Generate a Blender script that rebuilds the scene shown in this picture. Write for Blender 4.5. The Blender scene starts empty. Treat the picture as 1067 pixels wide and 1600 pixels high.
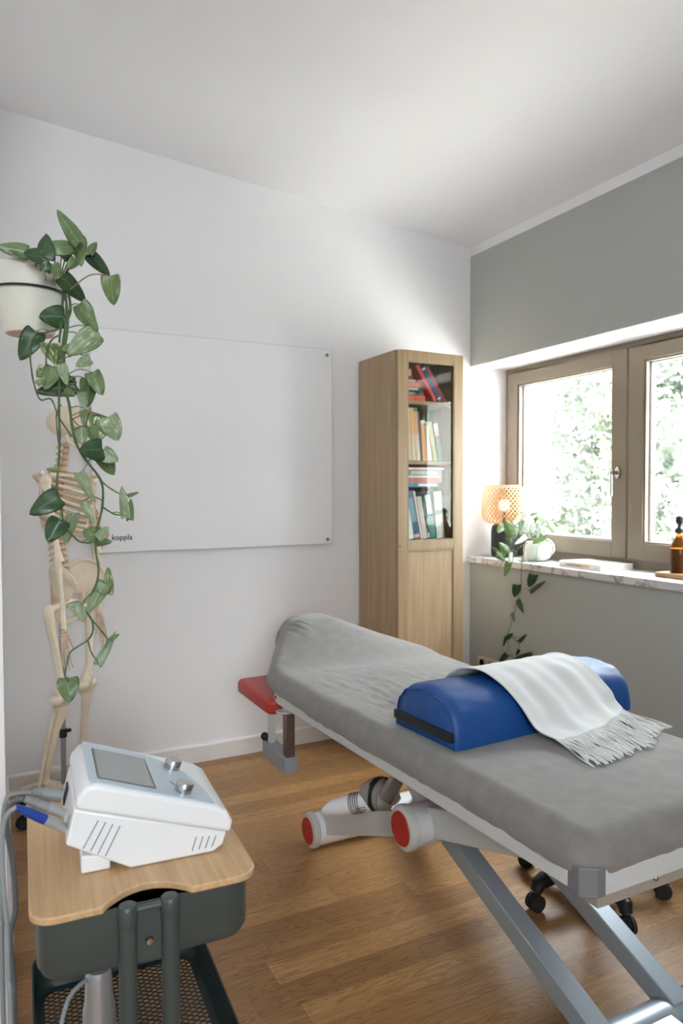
import bpy, bmesh, math, random
from mathutils import Vector, Matrix, Quaternion
from mathutils import noise as mnoise
random.seed(7)
R = math.radians
SC = bpy.context.scene
COL = SC.collection

# ------------------------------------------------------------------ camera
CAM_H = 1.31
FPX = 1125.9246
cx_ = Vector((0.89144995, -0.01608752, 0.4528335))
cy_ = Vector((-0.45310769, -0.02453509, 0.89111809))
cz_ = Vector((-0.00322557, -0.99956952, -0.02916118))
RM = Matrix((cx_, cy_, cz_))                       # world = RM @ (right, down, forward)
cam = bpy.data.cameras.new('camera')
camo = bpy.data.objects.new('camera', cam); COL.objects.link(camo)
right = RM @ Vector((1, 0, 0)); up = RM @ Vector((0, -1, 0)); back = RM @ Vector((0, 0, -1))
m = Matrix((right, up, back)).transposed().to_4x4(); m.translation = Vector((0, 0, CAM_H))
camo.matrix_world = m
cam.sensor_width = 36; cam.sensor_height = 36; cam.sensor_fit = 'AUTO'
cam.lens = FPX / 1600 * 36
cam.clip_start = 0.02; cam.clip_end = 200
cam.dof.use_dof = True; cam.dof.focus_distance = 1.75; cam.dof.aperture_fstop = 5.0
SC.camera = camo

# ------------------------------------------------------------------ sky, light, exposure
SC.view_settings.view_transform = 'Standard'; SC.view_settings.look = 'None'
SC.view_settings.gamma = 1; SC.view_settings.use_curve_mapping = False
SC.view_settings.exposure = 1.94
W = bpy.data.worlds.new('overcast_sky'); SC.world = W; W.use_nodes = True
wn = W.node_tree.nodes; wl = W.node_tree.links
wn['Background'].inputs[0].default_value = (0.87, 0.94, 1.0, 1)
wn['Background'].inputs[1].default_value = 11.0
sun = bpy.data.lights.new('sun', 'SUN'); sun.energy = 34; sun.angle = R(3); sun.color = (1, .97, .92)
suno = bpy.data.objects.new('sun', sun); COL.objects.link(suno)
suno.rotation_euler = Vector((.45, -.10, -.89)).to_track_quat('-Z', 'Y').to_euler()
def portal(name, loc, rot, sx, sy):
    l = bpy.data.lights.new(name, 'AREA'); l.shape = 'RECTANGLE'; l.size = sx; l.size_y = sy
    l.cycles.is_portal = True
    o = bpy.data.objects.new(name, l); COL.objects.link(o); o.location = loc; o.rotation_euler = rot
    return o
portal('window_portal', (3.12, 2.45, 1.5), (0, R(90), 0), 1.3, 1.9)
portal('fill_window_portal', (-.20, -1.82, 1.675), (R(90), 0, 0), .8, 1.05)  # daylight portal for the fill window added behind the camera
SC.cycles.max_bounces = 14; SC.cycles.diffuse_bounces = 8; SC.cycles.glossy_bounces = 5
SC.cycles.transparent_max_bounces = 16; SC.cycles.transmission_bounces = 10
SC.cycles.sample_clamp_indirect = 8; SC.cycles.caustics_reflective = False; SC.cycles.caustics_refractive = False
SC.cycles.use_denoising = True

# ------------------------------------------------------------------ helpers
def ray(px, py):
    return RM @ Vector((px - 533.5, py - 800, FPX))
def at(px, py, ax, val):
    """world point seen at photo pixel px,py on the plane axis=val (used to survey positions)"""
    d = ray(px, py); o = Vector((0, 0, CAM_H)); t = (val - o[ax]) / d[ax]
    return o + d * t

class MB:
    def __init__(s): s.v = []; s.f = []
    def add(s, vs, fs):
        n = len(s.v); s.v += [Vector(p) for p in vs]; s.f += [tuple(i + n for i in f) for f in fs]; return s
    def box(s, a, b):
        x0, y0, z0 = a; x1, y1, z1 = b
        if x1 < x0: x0, x1 = x1, x0
        if y1 < y0: y0, y1 = y1, y0
        if z1 < z0: z0, z1 = z1, z0
        return s.add([(x0,y0,z0),(x1,y0,z0),(x1,y1,z0),(x0,y1,z0),(x0,y0,z1),(x1,y0,z1),(x1,y1,z1),(x0,y1,z1)],
                     [(0,3,2,1),(4,5,6,7),(0,1,5,4),(1,2,6,5),(2,3,7,6),(3,0,4,7)])
    def obox(s, c, size, rot):
        c = Vector(c); h = Vector(size) / 2; vs = []
        for z in (-1, 1):
            for x, y in ((-1,-1),(1,-1),(1,1),(-1,1)):
                vs.append(c + rot @ Vector((x*h.x, y*h.y, z*h.z)))
        return s.add(vs, [(0,3,2,1),(4,5,6,7),(0,1,5,4),(1,2,6,5),(2,3,7,6),(3,0,4,7)])
    def beam(s, p0, p1, w, h, upv=(0, 0, 1)):
        p0 = Vector(p0); p1 = Vector(p1); d = p1 - p0; L = d.length; y = d.normalized()
        x = y.cross(Vector(upv)).normalized(); z = x.cross(y)
        return s.obox((p0 + p1) / 2, (w, L, h), Matrix((x, y, z)).transposed())
    def tube(s, pts, rad, seg=10, cap=True, flat=1.0):
        pts = [Vector(p) for p in pts]; n = len(pts)
        if not isinstance(rad, (list, tuple)): rad = [rad] * n
        t0 = (pts[1] - pts[0]).normalized()
        a = Vector((0, 0, 1)) if abs(t0.z) < .9 else Vector((1, 0, 0))
        x = t0.cross(a).normalized(); base = len(s.v); vs = []
        for i, p in enumerate(pts):
            t = (pts[min(i + 1, n - 1)] - pts[max(i - 1, 0)])
            t = t.normalized() if t.length > 1e-9 else t0
            x = (x - t * x.dot(t)); x = x.normalized() if x.length > 1e-6 else t.orthogonal().normalized()
            y = t.cross(x)
            for k in range(seg):
                th = 2 * math.pi * k / seg
                vs.append(p + (x * math.cos(th) + y * math.sin(th) * flat) * rad[i])
        fs = [(i*seg + k, i*seg + (k+1) % seg, (i+1)*seg + (k+1) % seg, (i+1)*seg + k) for i in range(n-1) for k in range(seg)]
        if cap: fs += [tuple(reversed(range(seg))), tuple(range((n-1)*seg, n*seg))]
        return s.add(vs, fs)
    def cyl(s, p0, p1, r0, r1=None, seg=24):
        return s.tube([p0, p1], [r0, r0 if r1 is None else r1], seg)
    def lathe(s, prof, o=(0, 0, 0), seg=32, axis=(0, 0, 1), sq=None):
        o = Vector(o); q = Vector((0, 0, 1)).rotation_difference(Vector(axis)); vs = []; n = len(prof)
        for r, z in prof:
            for k in range(seg):
                th = 2*math.pi*k/seg; c, sn = math.cos(th), math.sin(th); rr = r
                if sq: rr = r / (abs(c)**sq + abs(sn)**sq) ** (1/sq)
                vs.append(o + q @ Vector((rr*c, rr*sn, z)))
        fs = [(i*seg + k, i*seg + (k+1) % seg, (i+1)*seg + (k+1) % seg, (i+1)*seg + k) for i in range(n-1) for k in range(seg)]
        fs += [tuple(reversed(range(seg))), tuple(range((n-1)*seg, n*seg))]
        return s.add(vs, fs)
    def ball(s, c, r, rot=None, seg=14, rings=9):
        c = Vector(c); r = Vector(r) if not isinstance(r, (int, float)) else Vector((r, r, r)); vs = []
        for i in range(rings + 1):
            ph = math.pi * i / rings
            for k in range(seg):
                th = 2*math.pi*k/seg
                p = Vector((r.x*math.sin(ph)*math.cos(th), r.y*math.sin(ph)*math.sin(th), -r.z*math.cos(ph)))
                vs.append(c + (rot @ p if rot else p))
        fs = [(i*seg + k, i*seg + (k+1) % seg, (i+1)*seg + (k+1) % seg, (i+1)*seg + k) for i in range(rings) for k in range(seg)]
        return s.add(vs, fs)
    def grid(s, rows, closed=False):
        nr = len(rows); nc = len(rows[0]); vs = [p for r in rows for p in r]
        fs = [(i*nc + k, i*nc + (k+1) % nc, (i+1)*nc + (k+1) % nc, (i+1)*nc + k) for i in range(nr-1) for k in range(nc if closed else nc-1)]
        return s.add(vs, fs)
    def prism(s, poly, z0, z1, fn=None):
        n = len(poly); vs = [Vector((x, y, z0)) for x, y in poly] + [Vector((x, y, z1)) for x, y in poly]
        if fn: vs = [fn(p) for p in vs]
        return s.add(vs, [tuple(reversed(range(n))), tuple(range(n, 2*n))] + [(i, (i+1) % n, n + (i+1) % n, n + i) for i in range(n)])
    def build(s, name, mat, parent=None, smooth=True, bevel=0, local=False, kind=None, seg=2, ang=35, flip=True):
        me = bpy.data.meshes.new(name)
        vs = s.v
        if parent is not None and not local:
            inv = wmat(parent).inverted(); vs = [inv @ p for p in vs]
        me.from_pydata([tuple(p) for p in vs], [], s.f); me.validate()
        bm = bmesh.new(); bm.from_mesh(me)
        bmesh.ops.remove_doubles(bm, verts=bm.verts, dist=1e-6)
        if flip: bmesh.ops.recalc_face_normals(bm, faces=bm.faces)
        bm.to_mesh(me); bm.free()
        for mm in (mat if isinstance(mat, (list, tuple)) else [mat]): me.materials.append(mm)
        if smooth:
            me.polygons.foreach_set('use_smooth', [True] * len(me.polygons)); me.set_sharp_from_angle(angle=R(ang))
        o = bpy.data.objects.new(name, me); COL.objects.link(o)
        if parent is not None: o.parent = parent
        if bevel:
            b = o.modifiers.new('bevel', 'BEVEL'); b.width = bevel; b.segments = seg; b.limit_method = 'ANGLE'; b.angle_limit = R(40)
        if kind: o['kind'] = kind
        return o

def wmat(o):
    M = Matrix.Translation(o.location) @ o.rotation_euler.to_matrix().to_4x4()
    return wmat(o.parent) @ M if o.parent else M
def thing(name, label, cat, loc=(0, 0, 0), rz=0, group=None, kind=None):
    o = bpy.data.objects.new(name, None); COL.objects.link(o); o.empty_display_size = .05
    o.location = loc; o.rotation_euler = (0, 0, rz)
    if kind: o['kind'] = kind
    if label: o['label'] = label
    if cat: o['category'] = cat
    if group: o['group'] = group
    return o
def tag(o, label, cat, group=None, kind=None):
    o['label'] = label; o['category'] = cat
    if group: o['group'] = group
    if kind: o['kind'] = kind
    return o
def smoothpath(pts, n=4):
    pts = [Vector(p) for p in pts]; out = []
    for i in range(len(pts) - 1):
        p0 = pts[max(i-1, 0)]; p1 = pts[i]; p2 = pts[i+1]; p3 = pts[min(i+2, len(pts)-1)]
        for k in range(n):
            t = k / n
            out.append(.5*((2*p1) + (p2-p0)*t + (2*p0-5*p1+4*p2-p3)*t*t + (3*p1-p0-3*p2+p3)*t**3))
    out.append(pts[-1]); return out
def lerp(a, b, t): return a + (b - a) * t
def sstep(a, b, x):
    t = max(0, min(1, (x - a) / (b - a))); return t * t * (3 - 2 * t)
def rrect(x0, y0, x1, y1, r, n=5):
    out = []
    for cx, cy, a0 in ((x1-r, y0+r, -90), (x1-r, y1-r, 0), (x0+r, y1-r, 90), (x0+r, y0+r, 180)):
        for k in range(n + 1):
            a = R(a0 + 90*k/n); out.append((cx + r*math.cos(a), cy + r*math.sin(a)))
    return out

# ------------------------------------------------------------------ materials
MATS = {}
def lin(c):
    return tuple(((x/255)/12.92 if x/255 <= .04045 else ((x/255+.055)/1.055)**2.4) for x in c)
def mat(name, rgb, rough=.5, metal=0, spec=.5, coat=0, sheen=0, noise=None, bump=None, emit=None, trans=0, sss=0):
    """rgb in sRGB 0-255; noise=(scale, amount[, stretch]); bump=(scale, strength, distance)"""
    if name in MATS: return MATS[name]
    M = bpy.data.materials.new(name); M.use_nodes = True; nt = M.node_tree; B = nt.nodes['Principled BSDF']
    c = lin(rgb); B.inputs['Base Color'].default_value = (*c, 1); B.inputs['Roughness'].default_value = rough
    B.inputs['Metallic'].default_value = metal; B.inputs['Specular IOR Level'].default_value = spec
    B.inputs['Coat Weight'].default_value = coat; B.inputs['Coat Roughness'].default_value = .08
    B.inputs['Sheen Weight'].default_value = sheen
    if trans: B.inputs['Transmission Weight'].default_value = trans
    tc = nt.nodes.new('ShaderNodeTexCoord')
    if noise:
        mp = nt.nodes.new('ShaderNodeMapping'); nt.links.new(tc.outputs['Object'], mp.inputs[0])
        if len(noise) > 2: mp.inputs['Scale'].default_value = noise[2]
        n = nt.nodes.new('ShaderNodeTexNoise'); n.inputs['Scale'].default_value = noise[0]; n.inputs['Detail'].default_value = 6
        nt.links.new(mp.outputs[0], n.inputs['Vector'])
        mx = nt.nodes.new('ShaderNodeMix'); mx.data_type = 'RGBA'
        a = noise[1]
        mr = nt.nodes.new('ShaderNodeMapRange'); mr.inputs[1].default_value = .3; mr.inputs[2].default_value = .7
        nt.links.new(n.outputs[0], mr.inputs[0]); nt.links.new(mr.outputs[0], mx.inputs[0])
        mx.inputs[6].default_value = (*[x*(1-a) for x in c], 1); mx.inputs[7].default_value = (*[min(1, x*(1+a)) for x in c], 1)
        nt.links.new(mx.outputs[2], B.inputs['Base Color'])
    if bump:
        n2 = nt.nodes.new('ShaderNodeTexNoise'); n2.inputs['Scale'].default_value = bump[0]; n2.inputs['Detail'].default_value = 5
        nt.links.new(tc.outputs['Object'], n2.inputs['Vector'])
        bp = nt.nodes.new('ShaderNodeBump'); bp.inputs['Strength'].default_value = bump[1]; bp.inputs['Distance'].default_value = bump[2]
        nt.links.new(n2.outputs[0], bp.inputs['Height']); nt.links.new(bp.outputs[0], B.inputs['Normal'])
    if emit:
        B.inputs['Emission Color'].default_value = (*lin(emit[0]), 1); B.inputs['Emission Strength'].default_value = emit[1]
    MATS[name] = M; return M

M_white = mat('white_wall_paint', (232, 231, 233), .75, noise=(1.2, .012), bump=(90, .08, .002))
M_ceil = mat('white_ceiling_paint', (236, 235, 238), .85, bump=(60, .06, .002))
M_green = mat('sage_grey_wall_paint', (170, 173, 169), .7, noise=(2, .015), bump=(90, .08, .002))
M_base = mat('white_baseboard_paint', (226, 222, 220), .45, noise=(14, .05, (1, 1, 6)))
M_frame = mat('taupe_window_paint', (132, 119, 104), .45, noise=(6, .03))
M_plaster = mat('pale_exterior_plaster', (206, 201, 196), .9, bump=(60, .3, .004))
M_whitepl = mat('white_gloss_plastic', (233, 235, 238), .32, coat=.15)
M_steelw = mat('light_grey_powder_coat', (204, 206, 206), .4, spec=.5)
M_silver = mat('silver_grey_lacquer', (160, 170, 178), .32, metal=.25)
M_chrome = mat('brushed_chrome', (190, 190, 192), .22, metal=1)
M_black = mat('black_plastic', (24, 26, 28), .42)
M_rubber = mat('matt_black_rubber', (30, 31, 33), .7)
M_red = mat('red_cap_plastic', (176, 40, 34), .4)
M_redpad = mat('red_vinyl', (178, 52, 40), .42, bump=(120, .15, .002))

def mat_oak(name, rgb, dark, scale=(30, 30, 1.6), rough=.5):
    if name in MATS: return MATS[name]
    M = bpy.data.materials.new(name); M.use_nodes = True; nt = M.node_tree; N = nt.nodes; L = nt.links; B = N['Principled BSDF']
    tc = N.new('ShaderNodeTexCoord'); mp = N.new('ShaderNodeMapping'); L.new(tc.outputs['Object'], mp.inputs[0]); mp.inputs['Scale'].default_value = scale
    n = N.new('ShaderNodeTexNoise'); n.inputs['Scale'].default_value = 1.5; n.inputs['Detail'].default_value = 8; n.inputs['Distortion'].default_value = .6
    L.new(mp.outputs[0], n.inputs['Vector'])
    cr = N.new('ShaderNodeValToRGB'); cr.color_ramp.elements[0].position = .3; cr.color_ramp.elements[1].position = .7
    cr.color_ramp.elements[0].color = (*lin(dark), 1); cr.color_ramp.elements[1].color = (*lin(rgb), 1)
    L.new(n.outputs[0], cr.inputs[0]); L.new(cr.outputs[0], B.inputs['Base Color']); B.inputs['Roughness'].default_value = rough
    MATS[name] = M; return M
M_oak = mat_oak('oak_veneer', (176, 152, 120), (156, 130, 98))
M_oakd = mat_oak('oak_veneer_frame', (166, 141, 108), (150, 124, 92))
M_bamboo = mat_oak('bamboo_board', (206, 172, 130), (182, 146, 104), scale=(55, 2.5, 55), rough=.42)
M_tray = mat_oak('acacia_tray', (176, 136, 92), (136, 96, 60), scale=(20, 3, 20))

def mat_floor():
    M = bpy.data.materials.new('oak_parquet'); M.use_nodes = True; nt = M.node_tree; N = nt.nodes; L = nt.links; B = N['Principled BSDF']
    tc = N.new('ShaderNodeTexCoord'); sp = N.new('ShaderNodeSeparateXYZ'); L.new(tc.outputs['Object'], sp.inputs[0])
    def mth(op, a, b=None, c=None):
        n = N.new('ShaderNodeMath'); n.operation = op
        for i, x in enumerate((a, b, c)):
            if x is None: continue
            if isinstance(x, (int, float)): n.inputs[i].default_value = x
            else: L.new(x, n.inputs[i])
        return n.outputs[0]
    PW, PL = .092, .74
    ys = mth('DIVIDE', sp.outputs[1], PW); row = mth('FLOOR', ys); fy = mth('FRACT', ys)
    w1 = N.new('ShaderNodeTexWhiteNoise'); w1.noise_dimensions = '1D'; L.new(row, w1.inputs['W'])
    xs = mth('ADD', mth('DIVIDE', sp.outputs[0], PL), mth('MULTIPLY', w1.outputs['Value'], 7.3))
    colm = mth('FLOOR', xs); fx = mth('FRACT', xs)
    cb = N.new('ShaderNodeCombineXYZ'); L.new(row, cb.inputs[0]); L.new(colm, cb.inputs[1])
    w2 = N.new('ShaderNodeTexWhiteNoise'); w2.noise_dimensions = '2D'; L.new(cb.outputs[0], w2.inputs['Vector'])
    # grain: long streaks plus figure, shifted per plank
    sc = N.new('ShaderNodeVectorMath'); sc.operation = 'SCALE'; L.new(w2.outputs['Color'], sc.inputs[0]); sc.inputs['Scale'].default_value = 13
    ad = N.new('ShaderNodeVectorMath'); ad.operation = 'ADD'; L.new(tc.outputs['Object'], ad.inputs[0]); L.new(sc.outputs[0], ad.inputs[1])
    mp = N.new('ShaderNodeMapping'); mp.inputs['Scale'].default_value = (3.2, 62, 1); L.new(ad.outputs[0], mp.inputs[0])
    g = N.new('ShaderNodeTexNoise'); g.inputs['Scale'].default_value = 2.2; g.inputs['Detail'].default_value = 9; g.inputs['Roughness'].default_value = .65; L.new(mp.outputs[0], g.inputs['Vector'])
    mp2 = N.new('ShaderNodeMapping'); mp2.inputs['Scale'].default_value = (1.1, 9, 1); L.new(ad.outputs[0], mp2.inputs[0])
    wv = N.new('ShaderNodeTexNoise'); wv.inputs['Scale'].default_value = 2.2; wv.inputs['Detail'].default_value = 2; wv.inputs['Distortion'].default_value = .8; L.new(mp2.outputs[0], wv.inputs['Vector'])
    rings = mth('ABSOLUTE', mth('SINE', mth('MULTIPLY', wv.outputs[0], 55)))
    figure = mth('POWER', rings, .5)
    t = mth('ADD', mth('ADD', .06, mth('MULTIPLY', w2.outputs['Value'], .22)), mth('ADD', mth('MULTIPLY', g.outputs[0], .50), mth('MULTIPLY', figure, .30)))
    cr = N.new('ShaderNodeValToRGB'); e = cr.color_ramp.elements
    e[0].position = .18; e[0].color = (*lin((92, 62, 34)), 1); e[1].position = 1.0; e[1].color = (*lin((204, 166, 112)), 1)
    k = e.new(.48); k.color = (*lin((136, 98, 58)), 1); k = e.new(.75); k.color = (*lin((168, 125, 78)), 1)
    L.new(t, cr.inputs[0])
    ey = mth('MINIMUM', fy, mth('SUBTRACT', 1, fy)); ex = mth('MULTIPLY', mth('MINIMUM', fx, mth('SUBTRACT', 1, fx)), PL / PW)
    edge = mth('LESS_THAN', mth('MINIMUM', ey, ex), .008)
    mx = N.new('ShaderNodeMix'); mx.data_type = 'RGBA'; L.new(mth('MULTIPLY', edge, .45), mx.inputs[0]); L.new(cr.outputs[0], mx.inputs[6]); mx.inputs[7].default_value = (.06, .035, .02, 1)
    L.new(mx.outputs[2], B.inputs['Base Color'])
    L.new(mth('ADD', .30, mth('MULTIPLY', g.outputs[0], .18)), B.inputs['Roughness'])
    B.inputs['Specular IOR Level'].default_value = .45
    bp = N.new('ShaderNodeBump'); bp.inputs['Strength'].default_value = .12; bp.inputs['Distance'].default_value = .001; L.new(mth('SUBTRACT', g.outputs[0], edge), bp.inputs['Height']); L.new(bp.outputs[0], B.inputs['Normal'])
    return M
M_floor = mat_floor()

def mat_glass(name, tint=(1, 1, 1), refl=1.0, rough=0.0):
    M = bpy.data.materials.new(name); M.use_nodes = True; nt = M.node_tree; N = nt.nodes; L = nt.links
    for n in list(N):
        if n.type == 'BSDF_PRINCIPLED': N.remove(n)
    out = N['Material Output']; tr = N.new('ShaderNodeBsdfTransparent'); tr.inputs[0].default_value = (*tint, 1)
    gl = N.new('ShaderNodeBsdfGlossy'); gl.inputs['Roughness'].default_value = rough
    fr = N.new('ShaderNodeFresnel'); fr.inputs['IOR'].default_value = 1.5
    ge = N.new('ShaderNodeNewGeometry'); mi = N.new('ShaderNodeMapRange'); mi.inputs[3].default_value = 1.5; mi.inputs[4].default_value = 1 / 1.5   # same reflectance from both faces
    L.new(ge.outputs['Backfacing'], mi.inputs[0]); L.new(mi.outputs[0], fr.inputs['IOR'])
    mu = N.new('ShaderNodeMath'); mu.operation = 'MULTIPLY'; mu.inputs[1].default_value = refl; L.new(fr.outputs[0], mu.inputs[0])
    mx = N.new('ShaderNodeMixShader'); L.new(mu.outputs[0], mx.inputs[0]); L.new(tr.outputs[0], mx.inputs[1]); L.new(gl.outputs[0], mx.inputs[2]); L.new(mx.outputs[0], out.inputs[0])
    return M
M_glass = mat_glass('clear_window_glass', (.97, .98, .97))
M_cabglass = mat_glass('cabinet_glass', (.93, .95, .93), 1.3)

# ------------------------------------------------------------------ setting
XW = 2.57; YB = 3.405; XF = 2.831; XO = 3.09
def ceilz(x): return 2.707 + .09 * (XW - x)
MB().box((-1.4, -1.8, -.08), (XO, 3.7, 0)).build('floor', M_floor, smooth=False, kind='structure')
b = MB(); b.add([(-1.4,-1.8,ceilz(-1.4)),(XO,-1.8,ceilz(XO)),(XO,3.7,ceilz(XO)),(-1.4,3.7,ceilz(-1.4))] + [(-1.4,-1.8,3.25),(XO,-1.8,3.25),(XO,3.7,3.25),(-1.4,3.7,3.25)],
    [(0,1,2,3),(7,6,5,4),(0,4,5,1),(1,5,6,2),(2,6,7,3),(3,7,4,0)])
b.build('ceiling', M_ceil, smooth=False, kind='structure')
MB().box((-1.4, YB, -.08), (XF + .06, 3.7, 3.2)).build('wall_back', M_white, smooth=False, kind='structure')
# wall on the left: ends just left of the camera
b = MB(); b.prism([(-1.4, 1.6), (.045, 1.6), (.098, YB), (-1.4, YB)], -.08, 3.2); b.build('wall_left', M_white, smooth=False, kind='structure')
MB().box((-1.4, -1.8, -.08), (-1.25, 1.6, 3.2)).build('wall_far_left', M_white, smooth=False, kind='structure')
FX0, FX1, FZ0, FZ1 = -.60, .20, 1.25, 2.2
b = MB(); b.box((-1.25, -1.8, -.08), (FX0, -1.65, 3.2)); b.box((FX1, -1.8, -.08), (XW, -1.65, 3.2)); b.box((FX0, -1.8, -.08), (FX1, -1.65, FZ0)); b.box((FX0, -1.8, FZ1), (FX1, -1.65, 3.2))
b.build('wall_front', M_white, smooth=False, kind='structure')
# unseen window added behind the camera as fill light for the room
fill_win = thing('fill_window', None, None, (-.25, -1.72, FZ0), kind='structure')
b = MB(); b.box((FX0, -1.76, FZ0), (FX0 + .05, -1.69, FZ1)); b.box((FX1 - .05, -1.76, FZ0), (FX1, -1.69, FZ1))
b.box((FX0, -1.76, FZ0), (FX1, -1.69, FZ0 + .06)); b.box((FX0, -1.76, FZ1 - .06), (FX1, -1.69, FZ1)); b.build('window_frame', M_frame, fill_win, smooth=False, bevel=.002)
MB().box((FX0 + .05, -1.728, FZ0 + .06), (FX1 - .05, -1.724, FZ1 - .06)).build('pane', M_glass, fill_win, smooth=False)
# window wall with its niche
YN = 1.585
b = MB(); b.box((XW, -1.8, -.08), (XO, YN, 2.657)); b.box((XW, YN, -.08), (XO, YB, .895)); b.box((XW, YN, 1.951 * 1.04), (XO, YB, 2.657))
b.build('wall_right', M_green, smooth=False, kind='structure')
MB().box((XW, -1.65, 2.657), (XO, YB, 2.71)).build('trim_1', M_white, smooth=False, kind='structure')
ZL = 1.951 * 1.04
MB().box((XW + .002, YN, ZL - .004), (XF, YB, ZL)).build('trim_2', M_white, smooth=False, kind='structure')   # white soffit of the niche
MB().box((XW + .002, YN, .9), (XF, YN + .004, ZL)).build('trim_3', M_white, smooth=False, kind='structure')
b = MB(); b.box((XF + .06, 3.30, .85), (XO, 3.7, 3.2)); b.box((XF + .06, 1.60, .85), (XO, 1.69, 2.2)); b.build('wall_outer_reveal', M_plaster, smooth=False, kind='structure')
MB().box((XF + .05, 1.5, .90), (XO + .05, 3.4, .945)).build('trim_4', M_plaster, smooth=False, kind='structure')   # outer sill
# baseboards
b = MB(); b.prism([(YB - .016, 0), (YB, 0), (YB, .085), (YB - .010, .085), (YB - .016, .078)], .098, 2.5, lambda p: Vector((p.z, p.x, p.y)))
b.build('baseboard_back', M_base, smooth=False, kind='structure')
b = MB(); b.box((XW - .014, -1.6, 0), (XW, YB, .08)); b.build('baseboard_right', M_green, smooth=False, kind='structure')
b = MB(); b.prism([(.045, 1.6), (.060, 1.6), (.111, YB - .016), (.098, YB - .016)], 0, .085); b.build('baseboard_left', M_base, smooth=False, kind='structure')

# marble sill
def mat_marble():
    M = bpy.data.materials.new('grey_veined_marble'); M.use_nodes = True; nt = M.node_tree; N = nt.nodes; L = nt.links; B = N['Principled BSDF']
    tc = N.new('ShaderNodeTexCoord'); n = N.new('ShaderNodeTexNoise'); n.inputs['Scale'].default_value = 5; n.inputs['Detail'].default_value = 9; n.inputs['Distortion'].default_value = 1.6
    L.new(tc.outputs['Object'], n.inputs['Vector']); cr = N.new('ShaderNodeValToRGB'); e = cr.color_ramp.elements
    e[0].position = .40; e[0].color = (*lin((205, 203, 205)), 1); e[1].position = .62; e[1].color = (*lin((214, 212, 212)), 1)
    k = e.new(.5); k.color = (*lin((150, 146, 146)), 1); k = e.new(.47); k.color = (*lin((206, 204, 205)), 1); k = e.new(.535); k.color = (*lin((210, 208, 208)), 1)
    L.new(n.outputs[0], cr.inputs[0]); L.new(cr.outputs[0], B.inputs['Base Color']); B.inputs['Roughness'].default_value = .25
    return M
MB().box((2.548, YN, .895), (XF + .03, YB, .930)).build('window_sill', mat_marble(), bevel=.003, kind='structure')

# ---- window_1: fixed frame, two sashes, panes, handle
win = thing('window_1', None, None, (XF, 2.495, .93), kind='structure')
def ring(mb, y0, y1, z0, z1, w, x0, x1, wb=None, wt=None):
    wb = w if wb is None else wb; wt = w if wt is None else wt
    mb.box((x0, y0, z0), (x1, y0 + w, z1)); mb.box((x0, y1 - w, z0), (x1, y1, z1))
    mb.box((x0, y0 + w, z0), (x1, y1 - w, z0 + wb)); mb.box((x0, y0 + w, z1 - wt), (x1, y1 - w, z1)); return mb
ring(MB(), YN, YB, .93, ZL - .002, .028, XF + .004, XF + .075, .045, .030).build('window_frame', M_frame, win, smooth=False, bevel=.002)
for (y0, y1, hs) in ((2.497, YB - .028, -1), (YN + .028, 2.487, 1)):
    s = ring(MB(), y0, y1, .975, ZL - .034, .088, XF - .012, XF + .055, .082, .072).build('sash', M_frame, win, smooth=False, bevel=.004)
    ring(MB(), y0 + .086, y1 - .086, .975 + .08, ZL - .034 - .07, .010, XF - .004, XF + .02).build('glazing_bead', M_frame, s, smooth=False, bevel=.002)
    ring(MB(), y0 + .088, y1 - .088, 1.057, ZL - .106, .012, XF + .034, XF + .058).build('gasket', M_whitepl, s, smooth=False)
    MB().box((XF + .026, y0 + .085, 1.052), (XF + .030, y1 - .085, ZL - .10)).build('pane', M_glass, s, smooth=False)
hy = 2.540; hz = 1.395
h = MB(); h.prism([(a * .014, c * .03) for a, c in [(math.cos(R(t)), math.sin(R(t))) for t in range(0, 360, 20)]], XF - .026, XF - .012, lambda p: Vector((p.z, hy + p.x, hz + p.y)))
ho = h.build('window_handle', M_chrome, win, bevel=.001)
h = MB(); h.cyl((XF - .026, hy, hz), (XF - .062, hy, hz), .009); h.tube([(XF - .062, hy - .010, hz), (XF - .062, hy + .002, hz)], .011)
h.tube([(XF - .062, hy, hz + .012), (XF - .062, hy, hz - .115)], [.0095, .0095], 14); h.build('lever', M_chrome, ho)

# ------------------------------------------------------------------ outdoors
MB().box((XO + .2, -30, -3.2), (60, 50, -3.0)).build('ground', mat('pale_gravel', (160, 159, 154), .95, noise=(1.5, .15)), smooth=False, kind='structure')
def mat_leafy(name, rgb, tr):
    M = bpy.data.materials.new(name); M.use_nodes = True; nt = M.node_tree; N = nt.nodes; L = nt.links; B = N['Principled BSDF']
    oi = N.new('ShaderNodeTexCoord'); n = N.new('ShaderNodeTexNoise'); n.inputs['Scale'].default_value = 1.2; n.inputs['Detail'].default_value = 5
    L.new(oi.outputs['Object'], n.inputs['Vector']); cr = N.new('ShaderNodeValToRGB'); c = lin(rgb)
    cr.color_ramp.elements[0].color = (*[x*.6 for x in c], 1); cr.color_ramp.elements[1].color = (*[min(1, x*1.5) for x in c], 1)
    cr.color_ramp.elements[0].position = .35; cr.color_ramp.elements[1].position = .65
    L.new(n.outputs[0], cr.inputs[0]); L.new(cr.outputs[0], B.inputs['Base Color']); B.inputs['Roughness'].default_value = .55
    t = N.new('ShaderNodeBsdfTranslucent'); L.new(cr.outputs[0], t.inputs[0]); mx = N.new('ShaderNodeMixShader'); mx.inputs[0].default_value = tr
    L.new(B.outputs[0], mx.inputs[1]); L.new(t.outputs[0], mx.inputs[2]); L.new(mx.outputs[0], N['Material Output'].inputs[0]); return M
M_tree = mat_leafy('tree_foliage', (62, 70, 58), .3); M_bark = mat('grey_tree_bark', (110, 100, 90), .9, noise=(12, .3, (1, 1, .2)))
rt = random.Random(3)
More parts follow.
